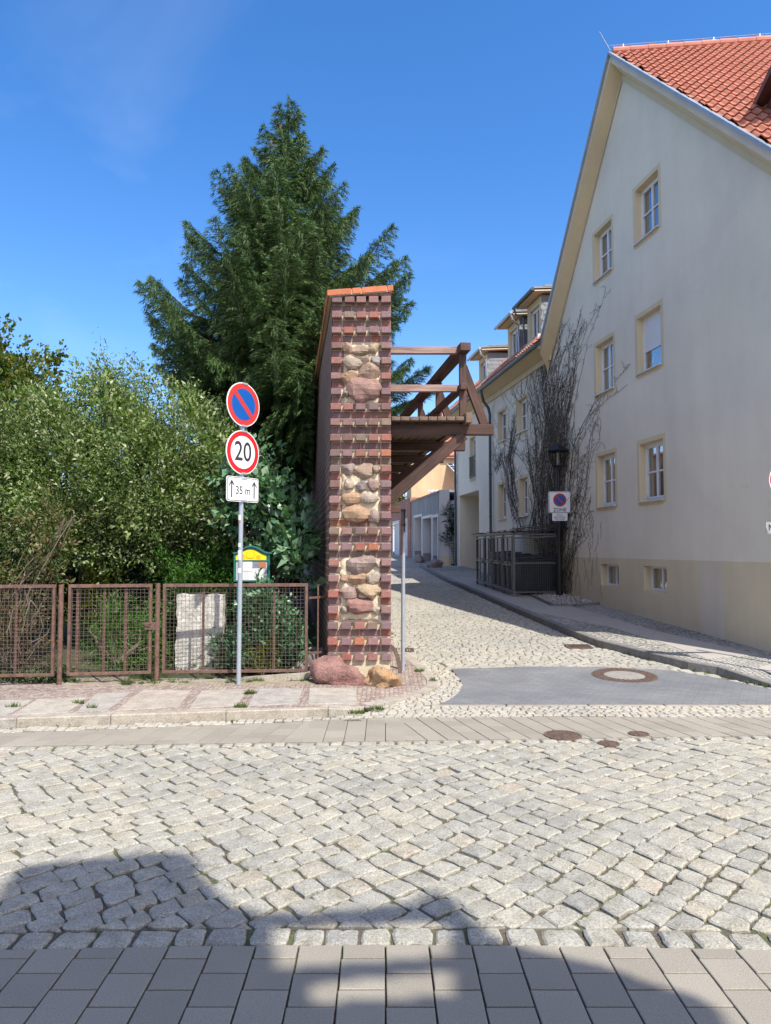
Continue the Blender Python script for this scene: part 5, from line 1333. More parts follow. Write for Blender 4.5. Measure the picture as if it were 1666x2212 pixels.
# gravel bed round the lamp
gb = [G(px, py, .13) for px, py in [(1148, 1287), (1193, 1308), (1240, 1309), (1297, 1305), (1262, 1287), (1225, 1272), (1180, 1276)]]
mb = MB()
for p, q in zip(gb[:4], gb[1:4]): mb.bar(p+ZU*.0, q+ZU*.0, .07, .10)
tag(mb.build('bed_edging', M_kerb2), 'low stone edging round the gravel bed at the lamp foot', 'edging')
mb = MB(); cnt = 0; xs_ = [p.x for p in gb]; ys_ = [p.y for p in gb]
while cnt < 1500:
    x, y = random.uniform(min(xs_), max(xs_)), random.uniform(min(ys_), max(ys_))
    if not inside((x, y), [(p.x, p.y) for p in gb]): continue
    cnt += 1; s = random.uniform(.014, .034); z = g(y)+.15+random.uniform(-.01, .02)
    d = [Vector(v)*s*random.uniform(.7, 1.2) for v in ((1,0,0),(0,1,0),(-1,0,0),(0,-1,0),(0,0,.8),(0,0,-.8))]
    mb.add([(x+q.x, y+q.y, z+q.z) for q in d], [(0,1,4),(1,2,4),(2,3,4),(3,0,4),(1,0,5),(2,1,5),(3,2,5),(0,3,5)])
M_grav = mat('white_gravel', (.46, .42, .40), .85, .1, 5, .1, 60, .2, 60, .003, island=.35)
tag(mb.build('gravel', M_grav), 'pale gravel filling the bed at the lamp foot', 'gravel', kind='stuff')

# ------------------------------------------------------------------ garages and houses up the lane
GD = Vector((-.1368, .9906, 0)); GN = Vector((-.9906, -.1368, 0)); G0 = Vector((2.51, 34.3, 0))
def GW(Y, z, o=0.0): t = (Y-34.3)/.9906; return Vector((G0.x+GD.x*t, Y, z))+GN*o
M_gplast = plaster('grey_plaster', (.29, .29, .29), .25, .12); M_gwhite = plaster('white_plaster', (.62, .62, .62), .05, .08); M_cream = plaster('cream_rough_plaster', (.66, .50, .30), .10, .22)
M_door = mat('brown_door', (.13, .075, .06), .6, .15, 3, 0, 10, 0)
gr = thing('grey_garage', 'grey plastered garage row with three white framed doorways up the lane', 'garage', (2.5, 34.3, 1.0))
doors = [(38.8, 40.9, 3.62), (36.2, 38.4, 3.46), (34.75, 35.85, 3.42)]
mb = MB(); Ys = sorted([34.3, 41.9]+[d for t in doors for d in t[:2]])
for y0, y1 in zip(Ys, Ys[1:]):
    ym = (y0+y1)/2; h_ = [t for t in doors if t[0] < ym < t[1]]; zb = h_[0][2] if h_ else .8
    mb.quad(GW(y0, zb), GW(y1, zb), GW(y1, 4.5), GW(y0, 4.5))
mb.prism([GW(34.3, 4.5, .03), GW(41.9, 4.5, .03), GW(41.9, 4.5, -3), GW(34.3, 4.5, -3)], (0, 0, .06))
mb.build('wall', M_gplast, gr)
mb = MB(); Q0 = GW(34.3, 0); Q1 = Vector((4.5, 34.0, 0))
mb.quad(Q0+ZU*.7, Q1+ZU*.7, Q1+ZU*1.56, Q0+ZU*1.56, 1); mb.quad(Q0+ZU*1.56, Q1+ZU*1.56, Q1+ZU*4.15, Q0+ZU*4.15, 0); mb.obox(Q0+ZU*3.7+Vector((.0, -.05, 0)), (.45, -.06, 0), (0, .3, 0), (0, 0, .95), 0)
mb.bar(Q0+ZU*.9+Vector((.0, -.02, 0)), Q0+ZU*4.5+Vector((.0, -.02, 0)), .03, .03, m=0); mb.build('end_wall', [M_gwhite, M_plinth], gr)
for d0, d1, zt in doors:
    mb = MB(); bw = .13
    for (a_, b_, c_, d_) in ((d0-bw, d0, .9, zt+bw), (d1, d1+bw, .9, zt+bw), (d0, d1, zt, zt+bw)): mb.prism([GW(a_, c_, .012), GW(b_, c_, .012), GW(b_, d_, .012), GW(a_, d_, .012)], GN*-.02)
    zz = g(d1)+.42
    mb.quad(GW(d1, zz, .005), GW(d1, zt, .005), GW(d1, zt, -.55), GW(d1, zz, -.55), 0); mb.quad(GW(d1, .7, .005), GW(d1, zz, .005), GW(d1, zz, -.55), GW(d1, .7, -.55), 1); mb.quad(GW(d0, .7, .005), GW(d0, zt, .005), GW(d0, zt, -.55), GW(d0, .7, -.55), 0); mb.quad(GW(d0, zt, .005), GW(d1, zt, .005), GW(d1, zt, -.55), GW(d0, zt, -.55), 0)
    dm = mb.build('doorway', [M_gwhite, M_gplast], gr); dm['_o'] = gr['_o']
    mb = MB(); mb.quad(GW(d0, .7, -.54), GW(d1, .7, -.54), GW(d1, zt, -.54), GW(d0, zt, -.54)); mb.build('door_leaf', M_door, dm)
mb = MB(); mb.prism([GW(34.3, 4.56, .06), GW(41.9, 4.56, .06), GW(41.9, 4.56, -.25), GW(34.3, 4.56, -.25)], (0, 0, .06)); mb.build('coping', M_ridge, gr)
sh = thing('corrugated_shed', 'low shed with white corrugated roof peeping over the grey garage wall', 'shed', (3.2, 36.5, 1))
mb = MB(); n = 60; V = []
for i in range(n+1):
    x = lerp(2.2, 5.6, i/n); h_ = .035*math.sin(i*1.57); V += [(x, 35.8, 4.60+h_), (x+.0, 38.6, 4.98+h_)]
mb.add(V, [(2*i, 2*i+2, 2*i+3, 2*i+1) for i in range(n)]); mb.build('roof', M_signw, sh)
mb = MB(); mb.box(2.35, 5.6, 36.0, 38.5, .9, 4.5); mb.build('wall', M_tiledk, sh)
br_ = thing('brick_garage', 'red brick garage with white doors beyond the grey garage', 'garage', (1.4, 42.0, 1.4))
mb = MB(); bd = [(43.0, 44.7), (46.0, 48.6), (50.0, 52.6)]; Ys = sorted([41.92, 58]+[d for t in bd for d in t])
for y0, y1 in zip(Ys, Ys[1:]):
    ym = (y0+y1)/2; zb = 3.55 if any(t[0] < ym < t[1] for t in bd) else 1.0
    mb.quad(GW(y0, zb, .05), GW(y1, zb, .05), GW(y1, 4.75, .05), GW(y0, 4.75, .05))
mb.quad(GW(41.92, 1, .05), GW(41.92, 1, -.3), GW(41.92, 4.75, -.3), GW(41.92, 4.75, .05)); mb.prism([GW(41.92, 4.75, .08), GW(58, 4.75, .08), GW(58, 4.75, -4), GW(41.92, 4.75, -4)], (0, 0, .08)); mb.build('wall', M_redbrick, br_)
for d0, d1 in bd:
    mb = MB()
    for (a_, b_, c_, d_) in ((d0-.14, d0, 1.2, 3.7), (d1, d1+.14, 1.2, 3.7), (d0, d1, 3.55, 3.7)): mb.prism([GW(a_, c_, .07), GW(b_, c_, .07), GW(b_, d_, .07), GW(a_, d_, .07)], GN*-.03)
    mb.quad(GW(d0, 1.2, -.05), GW(d1, 1.2, -.05), GW(d1, 3.55, -.05), GW(d0, 3.55, -.05)); mb.build('garage_door', M_gwhite, br_)
ch_ = thing('cream_house', 'sunlit cream house gable with red roof and small solar canopy behind the garages', 'house', (4, 45, 1.5))
yl0, xl0 = 44.0, (888.7-833)/1598*44.0
mb = MB(); mb.box(xl0, xl0+12, yl0, yl0+9, 1, 7.35)
mb.build('wall', M_cream, ch_)
mb = MB(); mb.prism([(xl0+1.9, yl0-.25, 7.30), (xl0+12, yl0-.25, 7.30), (xl0+12, yl0+5, 10.8), (xl0+1.9, yl0+5, 10.8)], (0, 0, .12)); cf = mb.build('roof', M_tile, ch_)
mb = MB(); tiles_o = Vector((xl0+2.0, yl0+2.0, 8.88))
for r in range(6):
    mb.prism([(xl0+1.9, yl0-.30+r*.33, 7.44+r*.23), (xl0+12, yl0-.30+r*.33, 7.44+r*.23), (xl0+12, yl0+.05+r*.33, 7.66+r*.23), (xl0+1.9, yl0+.05+r*.33, 7.66+r*.23)], (0, 0, .05))
mb.build('tile_course', M_tile, cf)
ca_ = [At(966, 1001, yl0-.05), At(983, 1001, yl0-.05)]
mb = MB(); xA = ca_[0].x; P = [Vector((xA, yl0-.05, 7.0)), Vector((xA+2.6, yl0-.05, 7.0)), Vector((xA+2.9, yl0-1.3, 6.35)), Vector((xA+.35, yl0-1.3, 6.35))]
mb.prism([p-ZU*.05 for p in P], (0, 0, .04), 0)
for i in range(8):
    for j in range(4):
        q = [P[0].lerp(P[1], (i+a_)/8).lerp(P[3].lerp(P[2], (i+a_)/8), (j+b_)/4)+ZU*.005 for a_, b_ in ((.08, .1), (.92, .1), (.92, .9), (.08, .9))]; mb.add(q, [(0, 1, 2, 3)], 1)
M_solar = mat('solar_cells', (.03, .05, .09), .2, .1, 3, 0, 10, 0)
mb.bar((xA+.6, yl0, 5.4), (xA+.6, yl0-1.2, 6.3), .1, .1); mb.bar((xA+.6, yl0-.05, 5.4), (xA+.6, yl0-.05, 6.95), .1, .1); mb.build('solar_canopy', [M_signw, M_solar], ch_)

eh = thing('lane_end_house', 'plain pale house with red roof closing the far end of the lane', 'house', (-4, 68, 1.8))
mb = MB(); mb.box(-11, 1.2, 68, 76, 1.0, 6.4); mb.build('wall', M_gwhite, eh)
mb = MB(); mb.prism([(-11.4, 67.5, 6.35), (1.6, 67.5, 6.35), (1.6, 72, 9.8), (-11.4, 72, 9.8)], (0, 0, .15)); mb.prism([(-11.4, 76.5, 6.35), (1.6, 76.5, 6.35), (1.6, 72, 9.8), (-11.4, 72, 9.8)], (0, 0, .15)); mb.build('roof', M_tile, eh)
for x in (-9, -6.4, -3.8, -1.2):
    for z in (2.6, 4.7): mb = MB(); mb.box(x, x+1.0, 67.96, 68.01, z, z+1.2); mb.build('window', M_dark, eh)

# ------------------------------------------------------------------ house behind the camera (its shadow falls on the near road)
YP = -1.6
def shadow_src(px, py):
    p = G(px, py); h = (p.y-YP)/(1/SZ); return (p.x+h*SX/SZ, h)
sil = [(-900, 2120), (-420, 2060), (-180, 2040), (-30, 1975), (20, 1900), (50, 1873), (110, 1863), (250, 1850), (330, 1840), (395, 1838), (420, 1860), (470, 1920), (510, 1958), (550, 1970), (700, 1968), (800, 1960), (900, 1947), (925, 1930), (960, 1925), (985, 1947), (1010, 1975), (1060, 2020), (1140, 2050), (1300, 2085), (1450, 2138), (1500, 2150), (1540, 2175), (1570, 2212), (1600, 2260), (1650, 2330)]
pts = [shadow_src(x, y) for x, y in sil]
bh = thing('opposite_house', 'plastered house behind the photographer whose stepped parapet shades the near paving', 'house', (0, YP, 0))
holes_px = [((588, 2000), (850, 1988), (940, 1985), (976, 1992), (974, 2064), (590, 2092)), ((664, 2120), (984, 2088), (990, 2150), (668, 2166))]
HB = 5.4
mb = MB()
hz = [[shadow_src(*p) for p in h] for h in holes_px]
xmn, xmx = min(p[0] for p in pts)-1.5, max(p[0] for p in pts)+.5
silp = [(xmn, pts[0][1]-.2)]+pts+[(pts[-1][0], HB-1), (xmn, HB-1)]; cs = .04
z = HB
while z < max(p[1] for p in pts)+.1:
    x = xmn; run = None
    while x < xmx:
        c_ = (x+cs/2, z+cs/2); on = inside(c_, silp) and not any(inside(c_, h) for h in hz)
        if on and run is None: run = x
        if not on and run is not None: mb.box(run, x, YP-.03, YP, z, z+cs+.0015); run = None
        x += cs
    z += cs
mb.build('parapet', M_plast, bh)
mb = MB(); mb.box(xmn, xmx-1, YP-8, YP-.031, 0, HB-.0); mb.build('wall', M_plast, bh)
mb = MB()
for x in [i*2.4 for i in range(-2, 7)]:
    for z in (1.2, 3.6): mb.box(x, x+1.1, YP-.012, YP+.006, z, z+1.5)
mb.build('window', M_black, bh)

# ------------------------------------------------------------------ vegetation
def np_mesh(name, V, nper, m, parent=None):
    """V: (N, nper, 3) array of separate faces"""
    N = V.shape[0]; me = bpy.data.meshes.new(name)
    off = np.array(parent['_o']) if parent is not None else np.zeros(3)
    me.vertices.add(N*nper); me.vertices.foreach_set('co', (V.reshape(-1, 3)-off).astype(np.float32).ravel())
    me.loops.add(N*nper); me.loops.foreach_set('vertex_index', np.arange(N*nper, dtype=np.int32))
    me.polygons.add(N); me.polygons.foreach_set('loop_start', (np.arange(N)*nper).astype(np.int32)); me.polygons.foreach_set('loop_total', np.full(N, nper, dtype=np.int32))
    me.update(calc_edges=True); me.validate()
    for x in (m if isinstance(m, (list, tuple)) else [m]): me.materials.append(x)
    o = bpy.data.objects.new(name, me); C.objects.link(o); o['_o'] = tuple(off)
    if parent is not None: o.parent = parent
    return o
def unit(a): return a/np.maximum(1e-9, np.linalg.norm(a, axis=-1, keepdims=True))
def leaves(P, size, asp=.45, up=.35, fold=.25, D=None, jitter=.35):
    """pointed leaves (two folded halves share the midrib) at points P"""
    N = len(P); d = unit(rng.normal(size=(N, 3)) if D is None else D+rng.normal(size=(N, 3))*.5)
    n = unit(rng.normal(size=(N, 3))+np.array([0, 0, up*3])); s = unit(np.cross(d, n)); n = np.cross(s, d)
    L = (size*(1+jitter*rng.normal(size=N))*(1+.25*np.sin(P[:, 0]*5.1+P[:, 2]*4.3))).clip(size*.35, size*2.0)[:, None]; Wd_ = L*asp/2
    a = P; tip = P+d*L-n*L*fold*.5; b1 = P+d*L*.42+s*Wd_+n*L*.10; b2 = P+d*L*.42-s*Wd_+n*L*.10; c = P+d*L*.45
    return np.stack([a, b1, tip, b2], axis=1)
def clump_points(clumps, n, shell=.55, sub=.22, per=26):
    """small sprays of leaves scattered through ellipsoids, mostly near their surface"""
    vol = np.array([c[3]*c[4]*c[5] for c in clumps])**.75; vol = vol/vol.sum(); out = []; cen = []
    for c, w_ in zip(clumps, vol):
        k = max(3, int(n*w_/per)); d = unit(rng.normal(size=(k, 3))); r = 1-(1-shell)*rng.random(k)**1.2*1.0
        r = np.where(rng.random(k) < .8, r, rng.random(k)*shell); r *= 1+.24*np.sin(d[:, 0]*7+c[0]*3)*np.sin(d[:, 2]*6+d[:, 1]*5)+.12*rng.normal(size=k)
        ctr = np.array(c[:3])+d*r[:, None]*np.array(c[3:6]); dirv_ = unit(d+np.array([0, 0, .5])+.5*rng.normal(size=(k, 3)))
        for q in range(per):
            t = rng.random(k)[:, None]; out.append(ctr+dirv_*(t-.4)*sub*2.2+rng.normal(size=(k, 3))*sub*.28); cen.append(dirv_)
    return np.concatenate(out), np.concatenate(cen)
def limbs(mb, base, targets, r0, bend=.25, n=5):
    base = np.array(base)
    for t in targets:
        t = np.array(t); pts = []; j = rng.normal(size=3)*bend*.4
        for i in range(n+1):
            u_ = i/n; p = base*(1-u_)+t*u_; p = p+np.array([j[0], j[1], 0])*math.sin(math.pi*u_); p[2] = base[2]+(t[2]-base[2])*(u_**.8); pts.append(tuple(p+rng.normal(size=3)*.02*(0 < i < n)))
        mb.tube(pts, [lerp(r0, .008, (i/n)**.8) for i in range(n+1)], 6)
def shrub(name, label, cat, base, clumps, n, size, m, bark=None, asp=.45, group=None, sub=.2, trunk=.05, shell=.55, up=.35, limbn=14, per=26, trunks=None, crown='crown', zmin=None, ycut=None):
    t = thing(name, label, cat, base, group)
    P, D = clump_points(clumps, n, shell, sub, per)
    if zmin is not None: k = P[:, 2] > zmin; P = P[k]; D = D[k]
    k = P[:, 0] < -.84-.131*(P[:, 1]-10.3) if ycut is None else np.ones(len(P), bool)
    k &= (P[:, 2] > 5.6) | k
    P, D = P[k], D[k]
    np_mesh(crown, leaves(P, size, asp, up, D=D), 4, m, t)
    mb = MB(); tg = [np.array(c[:3])+unit(rng.normal(size=3))*np.array(c[3:6])*.75 for c in clumps for _ in range(max(1, limbn//len(clumps)))]
    tg = [q for q in tg if q[2] > base[2]+.2]
    for b_ in (trunks or [base]): limbs(mb, b_, tg[::len(trunks or [1])], trunk)
    mb.build('trunk', bark or M_bark, t)
    return t
L_silver = leafmat('silver_leaf', [(.055, .10, .025), (.10, .17, .04), (.16, .24, .06), (.24, .30, .10), (.48, .50, .33), (.13, .21, .05), (.075, .13, .03)], .3)
L_mid = leafmat('mid_green_leaf', [(0.027, 0.068, 0.019), (0.054, 0.121, 0.027), (0.095, 0.176, 0.041), (0.135, 0.203, 0.054)], .35)
L_maple = leafmat('maple_leaf', [(0.041, 0.074, 0.016), (0.081, 0.135, 0.027), (0.149, 0.176, 0.041), (0.216, 0.189, 0.041)], .35)
L_lilac = leafmat('lilac_leaf', [(0.046, 0.109, 0.055), (0.082, 0.182, 0.092), (0.163, 0.292, 0.163), (0.255, 0.365, 0.219)], .25, .35, .5)
L_thuja = leafmat('thuja_green', [(0.041, 0.121, 0.02), (0.068, 0.176, 0.027), (0.121, 0.257, 0.041)], .3)
L_yelg = leafmat('yellow_green', [(.12, .15, .01), (.20, .24, .015), (.28, .30, .02)], .35)
L_yew = leafmat('yew_green', [(.012, .028, .014), (.02, .045, .02), (.035, .06, .025)], .1)
L_rose = leafmat('rose_leaf', [(0.054, 0.095, 0.027), (0.095, 0.149, 0.041), (0.176, 0.162, 0.068), (0.216, 0.135, 0.081)], .3)
L_priv = leafmat('privet_leaf', [(0.051, 0.141, 0.065), (0.089, 0.205, 0.103), (0.18, 0.334, 0.18)], .2, .35, .5)
L_spruce = leafmat('spruce_needles', [(0.031, 0.072, 0.024), (0.049, 0.1, 0.029), (0.08, 0.139, 0.038), (0.12, 0.182, 0.051)], .08, .55, .3)
L_pine = leafmat('pine_needles', [(0.034, 0.07, 0.04), (0.054, 0.106, 0.059), (0.085, 0.147, 0.081)], .08, .55, .3)
L_ivy = leafmat('ground_cover_leaf', [(.04, .07, .025), (.08, .12, .045), (.13, .17, .08)], .2)
L_grass = leafmat('grass_blade', [(.05, .09, .02), (.09, .15, .03), (.14, .19, .05)], .3)
L_dead = leafmat('withered_leaf', [(.10, .06, .03), (.15, .10, .05), (.06, .05, .02)], .2)

# spruce
def conifer(name, label, base, H, prof, m, seed, droop=1.0, nwh=40, per=7, tl=.10, thin=.016, group=None, trunk_r=.17, cones=True, dens=1.0, lean=0, pine=False, zfrom=.18):
    global rng
    rng = np.random.default_rng(seed); r_ = random.Random(seed)
    t = thing(name, label, 'conifer', base, group); T = []; mbw = MB(); cn_ = []
    bx_, by_, bz_ = base
    mbw.tube([(bx_+lean*k/8, by_, bz_+H*k/8.2) for k in range(9)], [trunk_r*(1-k/8.6)+.012 for k in range(9)], 9)
    zs = []; 
    for i in range(nwh):
        f = i/(nwh-1); zz = lerp(zfrom, .985, f**.92); Rr = interp(zz*H+bz_, prof)
        nb_ = per if zz < .9 else 5
        a0 = r_.uniform(0, 6.28)
        for k in range(nb_):
            az = a0+2*math.pi*k/nb_+r_.uniform(-.35, .35); L = Rr*r_.choice([r_.uniform(.70, .92), r_.uniform(.95, 1.12)])
            if L < .10: L = .07+.08*r_.random()
            z0 = bz_+zz*H+r_.uniform(-.12, .12); ca_, sa_ = math.cos(az), math.sin(az)
            rise = lerp(-.16, .30, zz**2.2)*L*(1 if not pine else 1.3); n = max(4, int(L/.085)); path = []
            for q in range(n+1):
                u_ = q/n; path.append((bx_+lean*zz+ca_*L*u_, by_+sa_*L*u_, z0+rise*u_-droop*.26*L*math.sin(math.pi*min(1, u_*1.05))*(1-.55*zz)+.22*L*u_**3*(.5+.5*droop)))
            path = np.array(path)
            mbw.tube([tuple(p) for p in path[::max(1, n//4)]], [max(.006, .028*(1-j/5)*min(1.6, L/1.5)) for j in range(len(path[::max(1, n//4)]))], 4, cap=False)
            d = np.gradient(path, axis=0); d = unit(d); side = unit(np.cross(d, [0, 0, 1.0]))
            for q in range(1, n+1):
                u_ = q/n
                if u_ < .16 and not pine: continue
                if pine and u_ < .45: continue
                sl_ = (.46*L*(1-u_)**.65+.10)*(1 if not pine else .55); sl_ = min(sl_, .85)
                for sgn in (-1, 1):
                    if r_.random() > dens: continue
                    dd = unit(d[q]*.65+side[q]*sgn*.8+np.array([0, 0, r_.uniform(-.25, .1)])); m_ = max(2, int(sl_/.085)); p0 = path[q]; hang = droop*r_.uniform(.35, 1.0)
                    for w_ in range(m_+1):
                        v_ = w_/m_; p = p0+dd*sl_*v_*r_.uniform(.9, 1.05)-np.array([0, 0, hang*sl_*.75*v_**1.5])
                        dv_ = unit(dd-np.array([0, 0, hang*1.3*v_])); T.append((p, dv_))
                # hanging curtain twigs under the branch
                if droop > .6 and r_.random() < .75*dens and u_ > .2:
                    hl = r_.uniform(.15, .42)*min(1, L); 
                    for w_ in range(int(hl/.07)+1): T.append((path[q]-np.array([r_.uniform(-.03, .03), r_.uniform(-.03, .03), w_*.07]), unit(np.array([ca_*.25, sa_*.25, -1.0]))))
            T.append((path[-1], unit(d[-1]+np.array([0, 0, .25]))))
            if cones and zz > .45 and r_.random() < .22:
                p = path[int(n*.75)]; cn_.append(p)
    for q in range(26): T.append((np.array([bx_+lean, by_, bz_+H*(.93+q*.0042)]), unit(np.array([math.cos(q*2.4)*(1-q/30), math.sin(q*2.4)*(1-q/30), 1.2+q*.12]))))
    P = np.array([a for a, _ in T]); D = np.array([b_ for _, b_ in T]); k4 = 13 if not pine else 11; out = []
    for q in range(k4):
        rnd = rng.normal(size=P.shape); s = unit(np.cross(D, rnd)); dd = unit(D+s*(.30 if not pine else .65)*(.3+rng.random((len(P), 1)))); w_ = unit(np.cross(dd, rng.normal(size=P.shape)))
        l = tl*(.75+.5*rng.random((len(P), 1))); b0 = P+rng.normal(size=P.shape)*.026
        out.append(np.stack([b0-w_*thin*.8, b0+w_*thin*.8, b0+dd*l], axis=1))
    A = np.concatenate(out)
    ok = (A[:, 0, 2] > 5.65) | (A[:, 0, 0] < -.86-.131*(A[:, 0, 1]-10.3)); A = A[ok]
    np_mesh('crown', A, 3, m, t); mbw.build('trunk', M_bark, t)
    for p in cn_:
        mbc = MB(); mbc.tube([(p[0], p[1], p[2]-.06), (p[0], p[1], p[2]-.13), (p[0], p[1], p[2]-.24)], [.020, .036, .014], 6); mbc.build('cone', M_cone, t)
    return t
M_cone = mat('spruce_cone', (.30, .17, .10), .8, .2, 20, 0, 10, 0)
prof = [(1.2, .5), (3.6, .9), (4.8, 1.9), (5.6, 2.6), (6.5, 3.05), (7.6, 2.9), (8.6, 2.25), (9.6, 1.6), (10.6, 1.0), (11.4, .52), (12.1, .22), (12.5, .05)]
conifer('spruce_tree', 'tall dark green spruce with drooping twigs and brown cones rising behind the brick wall', (-2.55, 17.0, .3), 11.85, prof, L_spruce, 3, nwh=26, per=7, tl=.10, thin=.0095, lean=.25, zfrom=.28)
prof2 = [(2, 1.2), (4.5, 3.2), (6.2, 4.0), (7.2, 3.6), (8.3, 1.9), (9.2, .7)]
conifer('pine_tree', 'bluish pine behind the spruce, its branches reaching past both sides of the brick wall', (-2.7, 22.0, .5), 8.7, prof2, L_pine, 8, droop=.35, nwh=16, per=7, tl=.20, thin=.012, cones=False, pine=True, dens=.9, trunk_r=.15, zfrom=.4)
rng = np.random.default_rng(21)
sb_ = (-4.5, 12.9, .2)
shrub('silver_leaf_tree', 'big bushy garden tree with silvery green leaves filling the view behind the fence', 'tree', sb_,
      [(-5.55, 12.7, 3.5, 1.0, 1.0, 1.1), (-4.9, 12.9, 4.15, .65, .9, .85), (-4.15, 12.8, 3.95, .7, .9, .85), (-3.35, 12.6, 3.55, .65, .9, .85), (-2.8, 12.5, 2.9, .6, .8, .9), (-4.3, 12.3, 3.3, 1.4, 1.0, .9), (-6.5, 12.4, 3.4, 1.0, 1, 1.1), (-3.5, 12.1, 2.6, .9, .7, .5), (-5.4, 12.1, 2.4, 1.1, .7, .8), (-4.2, 12.3, 2.2, 1.2, .6, .7), (-4.9, 13.2, 4.85, .28, .3, .35), (-4.3, 13.0, 4.8, .22, .3, .3), (-5.8, 12.9, 4.2, .35, .4, .4), (-6.9, 12.6, 4.0, .4, .5, .4), (-3.5, 12.8, 4.35, .22, .3, .3)],
      84000, .066, L_silver, sub=.26, trunk=.03, limbn=34, trunks=[(-4.7, 12.9, .2), (-4.3, 13.0, .2), (-5.3, 13.0, .2), (-3.6, 12.9, .2)])
shrub('maple_tree', 'tall leafy maple at the left border rising behind the silvery tree', 'tree', (-12.0, 20.5, .5), [(-10.9, 20, 6.5, 1.6, 1.6, 1.5), (-10.4, 20, 5.6, 1.6, 1.5, 1.2), (-12.6, 20.5, 5.0, 2.2, 2, 2.4), (-10.6, 19.8, 3.6, 1.7, 1.4, 1.5)], 44000, .12, L_maple, asp=.75, sub=.28, trunk=.14, limbn=24)
shrub('understorey_shrub', 'dark leafy undergrowth beneath the silvery tree behind the gate', 'shrub', (-4.6, 13.4, .2), [(-4.4, 13.4, 1.7, 1.3, .6, 1.4), (-3.4, 13.3, 1.7, .8, .6, 1.2), (-5.6, 13.3, 1.5, 1.0, .6, 1.2)], 15000, .08, L_mid, sub=.22, limbn=14)
shrub('understorey_shrub', 'dark leafy undergrowth at the left border behind the rose bush', 'shrub', (-7.2, 13.2, .2), [(-7.2, 13.2, 1.6, 1.2, .6, 1.4), (-6.3, 13.0, 1.3, .8, .5, 1.0)], 9000, .08, L_mid, sub=.22, limbn=10)
# a dark backdrop of evergreens deep in the garden
for i, (x, y, h_, w_, lab) in enumerate([(-9.3, 16.5, 3.0, 1.3, 'dark evergreen shrub deep in the garden at the left border'), (-7.2, 16.8, 3.2, 1.4, 'dark evergreen shrub deep in the garden behind the rose bush'), (-5.3, 16.4, 3.1, 1.3, 'dark evergreen shrub deep in the garden behind the gate'), (-3.7, 16.0, 3.4, 1.1, 'dark evergreen shrub beside the spruce trunk, left of it'), (-2.45, 14.8, 3.0, .75, 'dark evergreen shrub between the spruce trunk and the brick wall')]):
    shrub('evergreen_shrub', lab, 'shrub', (x, y, .3), [(x, y, h_*.45, w_, w_*.8, h_*.5), (x+.3, y-.2, h_*.8, w_*.7, .6, h_*.28)], 6500, .09, L_yew, sub=.2, limbn=8, group='dark evergreens at the back of the garden')
shrub('thuja_shrub', 'bright green feathery conifer shrub left of the notice board behind the fence', 'shrub', (-3.15, 12.2, .2), [(-3.35, 12.2, 1.2, .55, .5, .7), (-2.75, 12.3, 1.35, .6, .5, .8), (-3.0, 12.3, 1.0, .8, .5, .8), (-2.2, 12.5, 1.6, .5, .4, .8)], 15000, .07, L_thuja, asp=.28, sub=.16, up=0, limbn=10)
shrub('golden_shrub', 'small yellow green clipped shrub seen just above the gate', 'shrub', (-4.75, 12.5, .2), [(-4.75, 12.5, 1.15, .33, .3, .55)], 5500, .045, L_yelg, sub=.09, limbn=6)
shrub('yew_shrub', 'dark dense low shrub between the golden shrub and the bright thuja', 'shrub', (-4.0, 12.7, .2), [(-4.05, 12.7, 1.15, .5, .45, .75)], 7000, .05, L_yew, sub=.12, limbn=6)
shrub('green_shrub', 'light green low shrub behind the garden gate mesh', 'shrub', (-4.1, 11.3, .15), [(-4.25, 11.4, .62, .35, .35, .5), (-3.75, 11.8, .5, .35, .3, .4)], 5000, .06, L_thuja, asp=.25, sub=.14, up=0, limbn=6)
shrub('rose_bush', 'straggly rose bush with pale stems behind the left fence panel', 'shrub', (-5.6, 10.9, .15), [(-5.9, 11.0, 1.3, .8, .5, .9), (-5.2, 11.1, 1.5, .5, .4, .8), (-6.5, 11.2, 1.8, .8, .5, 1.0), (-5.0, 11.2, 2.3, .5, .4, .5)], 8500, .06, L_rose, bark=M_barkpale, sub=.16, shell=.3, trunk=.010, limbn=30, trunks=[(-5.6, 10.9, .15), (-5.4, 11.0, .15), (-5.9, 10.95, .15)])
shrub('withered_shrub', 'bare withered shrub with tangled pale twigs at the left edge of the fence', 'shrub', (-5.1, 10.5, .15), [(-5.15, 10.6, .75, .35, .25, .6), (-5.6, 10.6, .7, .4, .25, .5)], 1500, .05, L_dead, bark=M_barkpale, sub=.15, trunk=.007, limbn=36, trunks=[(-5.25, 10.5, .1), (-5.1, 10.55, .1)])
shrub('lilac_bush', 'broad leaved lilac bush with glossy leaves against the brick wall beside the 20 sign', 'shrub', (-1.85, 11.9, .2), [(-1.95, 11.7, 2.75, .42, .4, .55), (-1.62, 11.6, 2.2, .42, .35, .5), (-2.25, 12.0, 3.1, .4, .4, .45), (-1.35, 11.3, 1.75, .28, .2, .38), (-2.35, 12.0, 2.55, .38, .3, .4)], 4200, .135, L_lilac, asp=.62, sub=.2, shell=.35, trunk=.035, limbn=26, per=16)
shrub('leafy_shrub', 'dark leaved low shrub pushing through the mesh right of the white slab', 'shrub', (-1.75, 10.8, .1), [(-1.65, 10.75, .62, .34, .26, .55), (-2.15, 10.72, .42, .28, .2, .34), (-1.35, 10.75, .55, .22, .2, .45), (-1.8, 10.9, 1.05, .3, .2, .35)], 7500, .065, L_priv, asp=.55, sub=.12, shell=.3, trunk=.014, limbn=22, per=18)
